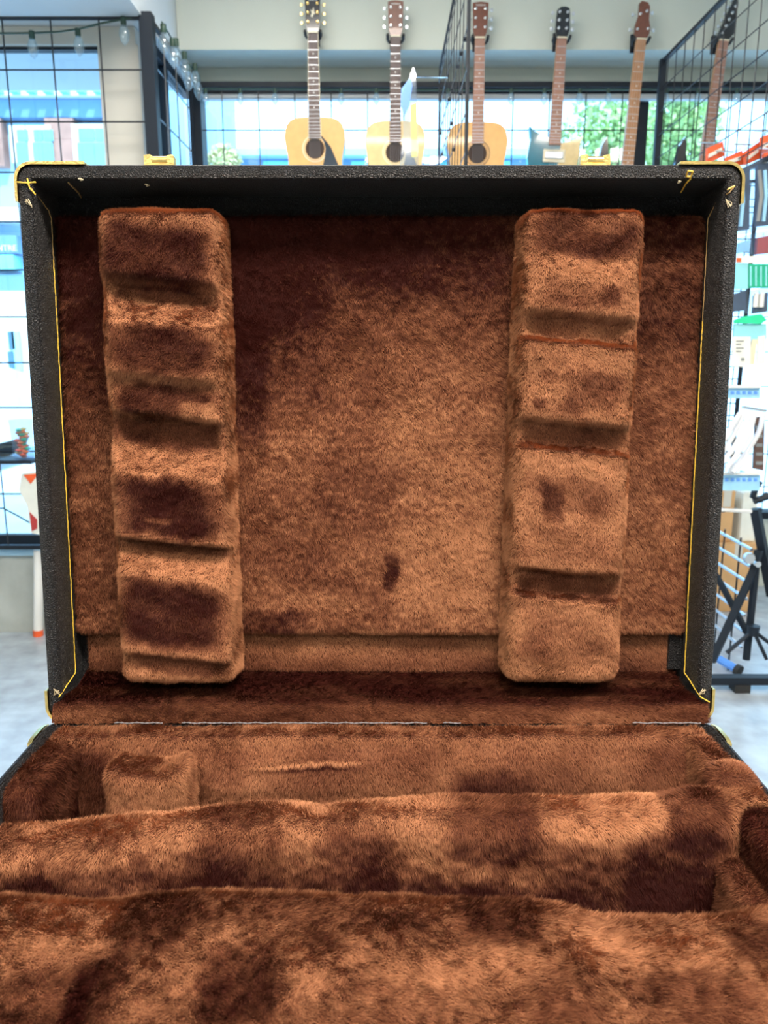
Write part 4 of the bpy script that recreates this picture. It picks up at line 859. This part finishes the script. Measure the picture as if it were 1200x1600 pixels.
# tray of rolls on the box
# X-shaped keyboard stand with tripod
YS = 2.05
sx0 = at_y(1178, 890, YS)
t = thing('keyboard_stand', (sx0[0], YS, 0), 'black folding X-shaped keyboard stand below the right rack', 'stand'); o0 = (sx0[0], YS, 0)
ppt = lambda px, py, d=0: at_y(px, py, YS + d)
obj('leg', MB().tube([ppt(1112, 1034, -.03), ppt(1178, 890, -.03), ppt(1186, 860, -.03)], .018, 4), 'steel', t, False, o0, 'dark square tube leaning right')
obj('leg', MB().tube([ppt(1110, 885, .03), ppt(1128, 915, .03), ppt(1168, 990, .03)], .013, 4), 'steel', t, False, o0)
obj('leg', MB().tube([ppt(1180, 795), ppt(1192, 860), ppt(1206, 930)], .022, 4), 'steel', t, False, o0)
obj('post', MB().tube([ppt(1184, 860), ppt(1166, 1030)], .016, 6), 'steel', t, False, o0)
obj('arm', MB().tube([ppt(1200, 772), ppt(1186, 782), ppt(1176, 776), ppt(1182, 760), ppt(1188, 752)], .012, 6), 'steel', t, True, o0)
obj('arm', MB().tube([ppt(1178, 783), ppt(1210, 772)], .013, 6), 'steel', t, True, o0)
q = ppt(1183, 881, -.055); obj('bolt', MB().lathe([(.012, -.01), (.012, .01)], q, 10, 'y'), 'chrome', t, True, o0)
q = ppt(1170, 872, -.05); obj('knob', MB().lathe([(.02, -.012), (.024, 0), (.02, .012)], q, 10, 'y'), 'silver', t, True, o0)
obj('hub', MB().lathe([(.02, -.02), (.024, .02)], ppt(1177, 985, -.04), 10), 'steel', t, True, o0)
for e_, f_ in (((1135, 1020), -.04), ((1215, 1015), -.04), ((1198, 1030), -.06)): obj('brace', MB().tube([ppt(1177, 985, -.04), ppt(*e_, f_)], .008, 6), 'steel', t, True, o0)
fz_ = at_z(1112, 1034, .02)
ft = MB().box(ppt(1100, 1034)[0], 1.85, YS - .06, YS - .02, .030, .062); fo = obj('foot_bar', ft, 'steel', t, False, o0)
q1 = at_z(1124, 1030, .04); q2 = at_z(1150, 1045, .025)
obj('foot', MB().tube([q1, q2], .018, 8), 'blue', t, True, o0, 'blue grey tube foot'); obj('foot_cap', MB().tube([q2, q2 + (q2 - q1) * .25], .024, 10), 'rubber', t, True, o0)
for xx in (1.40, 1.76): obj('foot_block', MB().box(xx, xx + .06, YS - .07, YS - .01, 0, .032), 'rubber', t, False, o0)
# chrome rod sticking across
t = thing('display_rod', at_y(1160, 797, 2.0), 'white horizontal rod in front of the boxes', 'rod'); o0 = at_y(1160, 797, 2.0)
obj('rod', MB().tube([at_y(1118, 796, 1.97), at_y(1174, 799, 1.97)], .007, 8), 'white', t, True, o0)
obj('bracket', MB().tube([at_y(1130, 797, 1.97), at_y(1130, 797, 2.04)], .010, 8), 'steel', t, True, o0)
# chrome slanting shelf rungs
X_ = 1.462; e0 = at_x(1172, 885, X_)
t = thing('wire_shelf', (X_, e0[1], 0), 'wire panel of pale slanting rungs low behind the case on the right', 'shelf'); r0 = None
for k in range(7):
    z = at_x(1172, 885 + 27.5 * (k - 1), X_)[2]
    if r0 is None: r0 = obj('rung', MB().tube([(0, 0, z), (0, .62, z)], .0065, 6), 'silver', t); z0_ = z
    else: share(r0, (0, 0, z - z0_), t)
for yy in (.12, .27, .62): obj('upright', MB().tube([(.010, yy, 0), (.010, yy, z0_ + .02)], .004, 6), 'steel', t)

# ================================================================== LEFT-HAND GOODS
YJ = 2.545
def litem(name, label, cat, px, py, y=YJ): o0 = at_y(px, py, y); return thing(name, o0, label, cat), o0
t, o0 = litem('sweet_jar', 'clear jar of orange and green picks by the left grid', 'jar', 38, 655)
A = at_y(38, 717, YJ); B = at_y(38, 656, YJ); h = B[2] - A[2]
obj('jar', MB().lathe([(.036, 0), (.042, .01), (.046, h * .85), (.05, h), (.046, h)], (A[0], YJ, A[2]), 16), 'clear', t, True, o0)
for k in range(30):
    a_ = k * 2.4; rr = .027 * ((k * 37) % 10) / 10; c = (A[0] + rr * math.cos(a_), YJ + rr * math.sin(a_), A[2] + .012 + .0042 * k)
    obj('pick', MB().lathe([(.006, -.007), (.017, 0), (.006, .007)], c, 6), ['orange', 'orange', 'red', 'green', 'yellow'][k % 5], t, True, o0)
t = thing('shelf_bar', at_y(10, 712, 2.5), 'short black shelf holding the jar of picks', 'shelf'); o1 = at_y(10, 712, 2.5)
P0 = at_y(-60, 717, YJ); P1 = at_y(56, 717, YJ)
obj('plate', MB().box(P0[0], P1[0], YJ - .05, YJ + .045, P0[2] - .016, P0[2] - .0005), 'steel', t, False, o1); obj('bracket', MB().box(P0[0] + .1, P0[0] + .12, YJ + .02, YJ + .05, P0[2] - .08, P0[2] - .016), 'steel', t, False, o1)
t, o0 = litem('paper_packet', 'white and red paper packet hanging under the left shelf', 'packet', 48, 740)
slab('packet', [(35, 740), (62, 736), (66, 835), (50, 832), (44, 790), (31, 765)], YJ, .010, 'paper', t, o0)
slab('red_print', [(37, 742), (60, 740), (48, 756)], YJ - .012, .0015, 'red', t, o0); slab('red_print', [(46, 800), (58, 812), (58, 826), (50, 830)], YJ - .012, .0015, 'redd', t, o0)
obj('hook', MB().tube([at_y(50, 738, YJ), at_y(50, 737, 2.595)], .003, 5), 'chrome', t, True, o0)
t = thing('power_cord', at_y(0, 793, 2.57), 'thin dark cord slanting down the left grid', 'cord'); obj('cord', MB().tube([at_y(-20, 795, 2.57), at_y(5, 794, 2.57), at_y(28, 806, 2.57), at_y(52, 820, 2.57), at_y(90, 850, 2.57)], .004, 6), 'cable_green', t, True, at_y(0, 793, 2.57))
t = thing('low_cabinet', (-1.28, 2.47, 0), 'pale grey low stand by the left concrete wall', 'stand')
obj('post', MB().box(-.03, .03, -.03, .03, .02, .305), 'white', t); obj('foot', MB().box(-.11, .11, -.10, .10, 0, .02, bev=.004), 'white', t); obj('tray', MB().box(-.14, .16, -.12, .12, .305, .32, bev=.003), 'white', t)
q = at_y(45, 885, 2.45)
t = thing('blue_folder', (-1.28, 2.44, .3205), 'pale blue folder lying on the low stand', 'folder'); 
obj('cover', MB().box(-.12, .14, -.09, .09, 0, .003), 'lblue', t); obj('sheets', MB().box(-.11, .13, -.085, .085, .003, .012), 'paper', t); obj('cover', MB().box(-.13, .14, -.092, .09, .012, .016, rot=Matrix.Rotation(.03, 3, 'Y')), 'lblue', t)
t = thing('poster_tube', (-1.36, 2.60, 0), 'white poster tube with a red end leaning on the left wall', 'tube')
pa = at_z(60, 990, .01); t.location = (pa[0], pa[1], 0)
obj('tube', MB().tube([(0, 0, .02), (.03, max(0.02, 2.645 - pa[1] - .02), .42)], .022, 12), 'white', t, True); obj('end_cap', MB().tube([(-.001, 0, .0), (0, 0, .03)], .0235, 12), 'red', t, True)

# ================================================================== OUTSIDE
struct('floor_street', MB().box(-40, 40, YW + .13, 60, -.2, -.05), 'asphalt')
YB = 13.0
b = thing('street_building', (at_y(60, 500, YB)[0], YB, -.05), 'pale blue shop building across the street with cyan windows and a sign', 'building'); ob = np.array(b.location)
def rect(nm, x0, x1, y0, y1, y, th, m, par=b): 
    A, B = at_y(x0, y1, y), at_y(x1, y0, y); return obj(nm, MB().box(A[0], B[0], y - th, y + th, A[2], B[2]), m, par, False, ob)
A, B = at_y(-700, 780, YB), at_y(215, 20, YB)
obj('wall', MB().box(A[0], B[0], YB + .1, YB + 6, -.05, B[2]), 'facade', b, False, ob)
obj('cornice', MB().box(A[0], B[0] + .1, YB - .25, YB + .15, at_y(0, 157, YB)[2], at_y(0, 147, YB)[2]), 'van', b, False, ob)
for k in range(14): obj('cornice_lamp', MB().box(at_y(-60 + k * 26, 0, YB)[0], at_y(-48 + k * 26, 0, YB)[0], YB - .4, YB - .25, at_y(0, 156, YB)[2], at_y(0, 150, YB)[2]), 'cyan', b, False, ob)
rect('balcony', -60, 165, 60, 104, YB, .12, 'facade'); 
for k in range(16): rect('baluster', -56 + k * 14, -54 + k * 14, 62, 104, YB - .16, .03, 'facade_b')
rect('blue_band', -80, 260, 158, 186, YB, .10, 'facade_b')  # plain band in the blue facade colour
rect('brick_panel', 80, 118, 188, 262, YB, .13, 'brick'); rect('brick_panel', -8, 6, 188, 262, YB, .13, 'brick'); rect('brick_panel', 166, 180, 140, 200, YB, .13, 'brick')
for (x0, x1, y0, y1) in ((26, 45, 200, 258), (52, 84, 200, 258), (122, 176, 198, 262), (-30, -4, 200, 258), (185, 215, 198, 262)):
    wf = rect('window', x0, x1, y0, y1, YB, .16, 'van'); n_ = 2 if x1 - x0 > 25 else 1
    for i in range(n_):
        for j, (ya, yb2) in enumerate(((y0 + 3, y0 + (y1 - y0) * .35), (y0 + (y1 - y0) * .4, y1 - 3))):
            xa = x0 + 2 + (x1 - x0 - 2) * i / n_; xb = x0 + (x1 - x0) * (i + 1) / n_ - 2; rect('pane', xa, xb, ya, yb2, YB - .17, .02, 'cyan', b)
rect('ledge', -80, 200, 328, 350, YB - .1, .25, 'van'); rect('sign_board', -120, 34, 370, 398, YB, .2, 'facade_b')
text_mesh('sign_text', 'CENTRE', .135, 'paper', Vector(at_y(26, 388, YB - .22)) - Vector(ob), (PI / 2, 0, 0), b, .01, 'RIGHT')
rect('shop_window', -60, 29, 400, 424, YB, .2, 'cyan'); rect('blue_band', -80, 60, 430, 456, YB, .14, 'facade_b')  # second blue facade band, below the shop window
rect('pilaster', 8, 46, 456, 592, YB, .2, 'beige'); wf = rect('window', 12, 33, 512, 582, YB - .05, .2, 'van'); rect('pane', 15, 22, 518, 546, YB - .26, .02, 'vglass'); rect('pane', 15, 22, 549, 578, YB - .26, .02, 'vglass'); rect('pane', 24, 30, 518, 578, YB - .26, .02, 'lblue')
rect('shop_window', -90, -4, 470, 590, YB, .15, 'cyan')
# van parked in front
A, B = at_y(-60, 700, 8.5), at_y(38, 600, 8.5)
t = thing('parked_van', ((A[0] + B[0]) / 2, 8.5, -.05), 'white van parked outside the left window', 'van'); L_ = (B[0] - A[0])
prf = [(-1.9, .35), (-1.9, 1.75), (-1.7, 1.95), (.35, 1.95), (.65, 1.85), (1.05, 1.25), (1.75, 1.02), (1.9, .85), (1.9, .35)]
obj('body', MB().prism([(a, b_) for a, b_ in prf], -.8, .8, lambda a, b_, d: (a, d, b_)), 'van', t)
obj('window', MB().prism([(-.1, 1.25), (-.1, 1.75), (.55, 1.75), (.92, 1.25)], -.82, -.80, lambda a, b_, d: (a, d, b_)), 'vglass', t); obj('window', MB().prism([(-1.7, 1.25), (-1.7, 1.75), (-.25, 1.75), (-.25, 1.25)], -.82, -.80, lambda a, b_, d: (a, d, b_)), 'lblue', t)
for sx in (-1.2, 1.2):
    for sy in (-.72, .72): obj('wheel', MB().lathe([(.2, -.1), (.33, -.09), (.33, .09), (.2, .1)], (sx, sy, .33), 18, 'y'), 'rubber', t, True)
t.location.x = B[0] - 1.9
# low building and column behind the back window
YC = 15.0
A, B = at_y(372, 290, YC), at_y(700, 238, YC)
b2 = thing('low_building', (A[0], YC, -.05), 'low slate blue building seen between the guitars', 'building'); ob2 = np.array(b2.location)
obj('wall', MB().box(A[0], at_y(905, 0, YC)[0], YC, YC + 4, -.05, B[2] - .12), 'facade_b', b2, False, ob2); obj('roof_edge', MB().box(A[0] - .2, at_y(905, 0, YC)[0] + .2, YC - .3, YC + 4.2, B[2] - .12, B[2]), 'facade', b2, False, ob2)
for k in range(9): obj('window', MB().box(A[0] + .5 + k * .85, A[0] + 1.0 + k * .85, YC - .03, YC + .02, 2.2, at_y(0, 252, YC)[2]), 'cyan', b2, False, ob2)
A, B = at_y(300, 300, 20), at_y(343, 120, 20)
b3 = thing('tower_block', (A[0], 20, -.05), 'pale grey blue tower just left of the leftmost guitar', 'building'); ob3 = np.array(b3.location)
obj('wall', MB().box(A[0], B[0], 20, 22, -.05, at_y(0, 130, 20)[2] + 1), 'facade', b3, False, ob3); obj('parapet', MB().box(A[0] - .05, B[0] + .05, 19.95, 22.05, at_y(0, 130, 20)[2] + 1, at_y(0, 130, 20)[2] + 1.15), 'van', b3, False, ob3)
for k in range(4): obj('window', MB().box(A[0] + .2, B[0] - .2, 19.97, 20.01, 3.5 + k * .5, 3.25 + k * .5), 'lblue', b3, False, ob3)

def foliage(n, c, r, leaf, seed):
    rg = np.random.default_rng(seed); P = rg.normal(0, 1, (n, 3)); P = nrm(P) * (rg.random((n, 1)) ** .45); lump = vnoise(P, 2.2, seed) ; P *= (.65 + .6 * lump)[:, None]
    P = P * np.array(r) + np.array(c); a = nrm(rg.normal(0, 1, (n, 3))); b_ = nrm(np.cross(a, rg.normal(0, 1, (n, 3)))); s = leaf * (.6 + .8 * rg.random((n, 1)))
    V_ = np.stack([P - a * s, P - b_ * s * .5, P + a * s, P + b_ * s * .5], 1).reshape(-1, 3); mb = MB(); mb.v = [tuple(x) for x in V_.tolist()]; mb.f = [(4 * i, 4 * i + 1, 4 * i + 2, 4 * i + 3) for i in range(n)]
    return mb
def tree(px, py, y, r, n, leaf, label, m, seed, name='street_tree'):
    c = at_y(px, py, y); t = thing(name, (c[0], y, -.05), label, 'tree' if name == 'street_tree' else 'bush')
    f_ = foliage(n, (0, 0, c[2] + .05), r, leaf, seed); o = obj('foliage', f_, m, t); o['kind'] = 'stuff'
    obj('trunk', MB().tube([(0, 0, 0), (.05, 0, (c[2]) * .5), (0, .05, c[2] + .05)], [.12 * r[0], .09 * r[0], .04 * r[0]], 8), 'bark', t, True)
    for k in range(4):
        a_ = k * 1.6 + seed; obj('branch', MB().tube([(0, .02, c[2] * .75), (.5 * r[0] * math.cos(a_), .5 * r[0] * math.sin(a_), c[2] + r[2] * .3)], [.05 * r[0], .015 * r[0]], 6), 'bark', t, True)
tree(962, 222, 11.4, (.80, .75, .95), 2600, .06, 'leafy green tree beyond the window, left of the dark mullion', 'leaf', 3)
tree(1066, 214, 8.6, (.42, .5, .85), 2400, .05, 'leafy green tree beyond the window, right of the dark mullion', 'leaf', 5)
tree(350, 254, 8.0, (.20, .2, .17), 1500, .03, 'small pale yellow bush top left of the leftmost guitar', 'bush', 8, 'pale_bush')
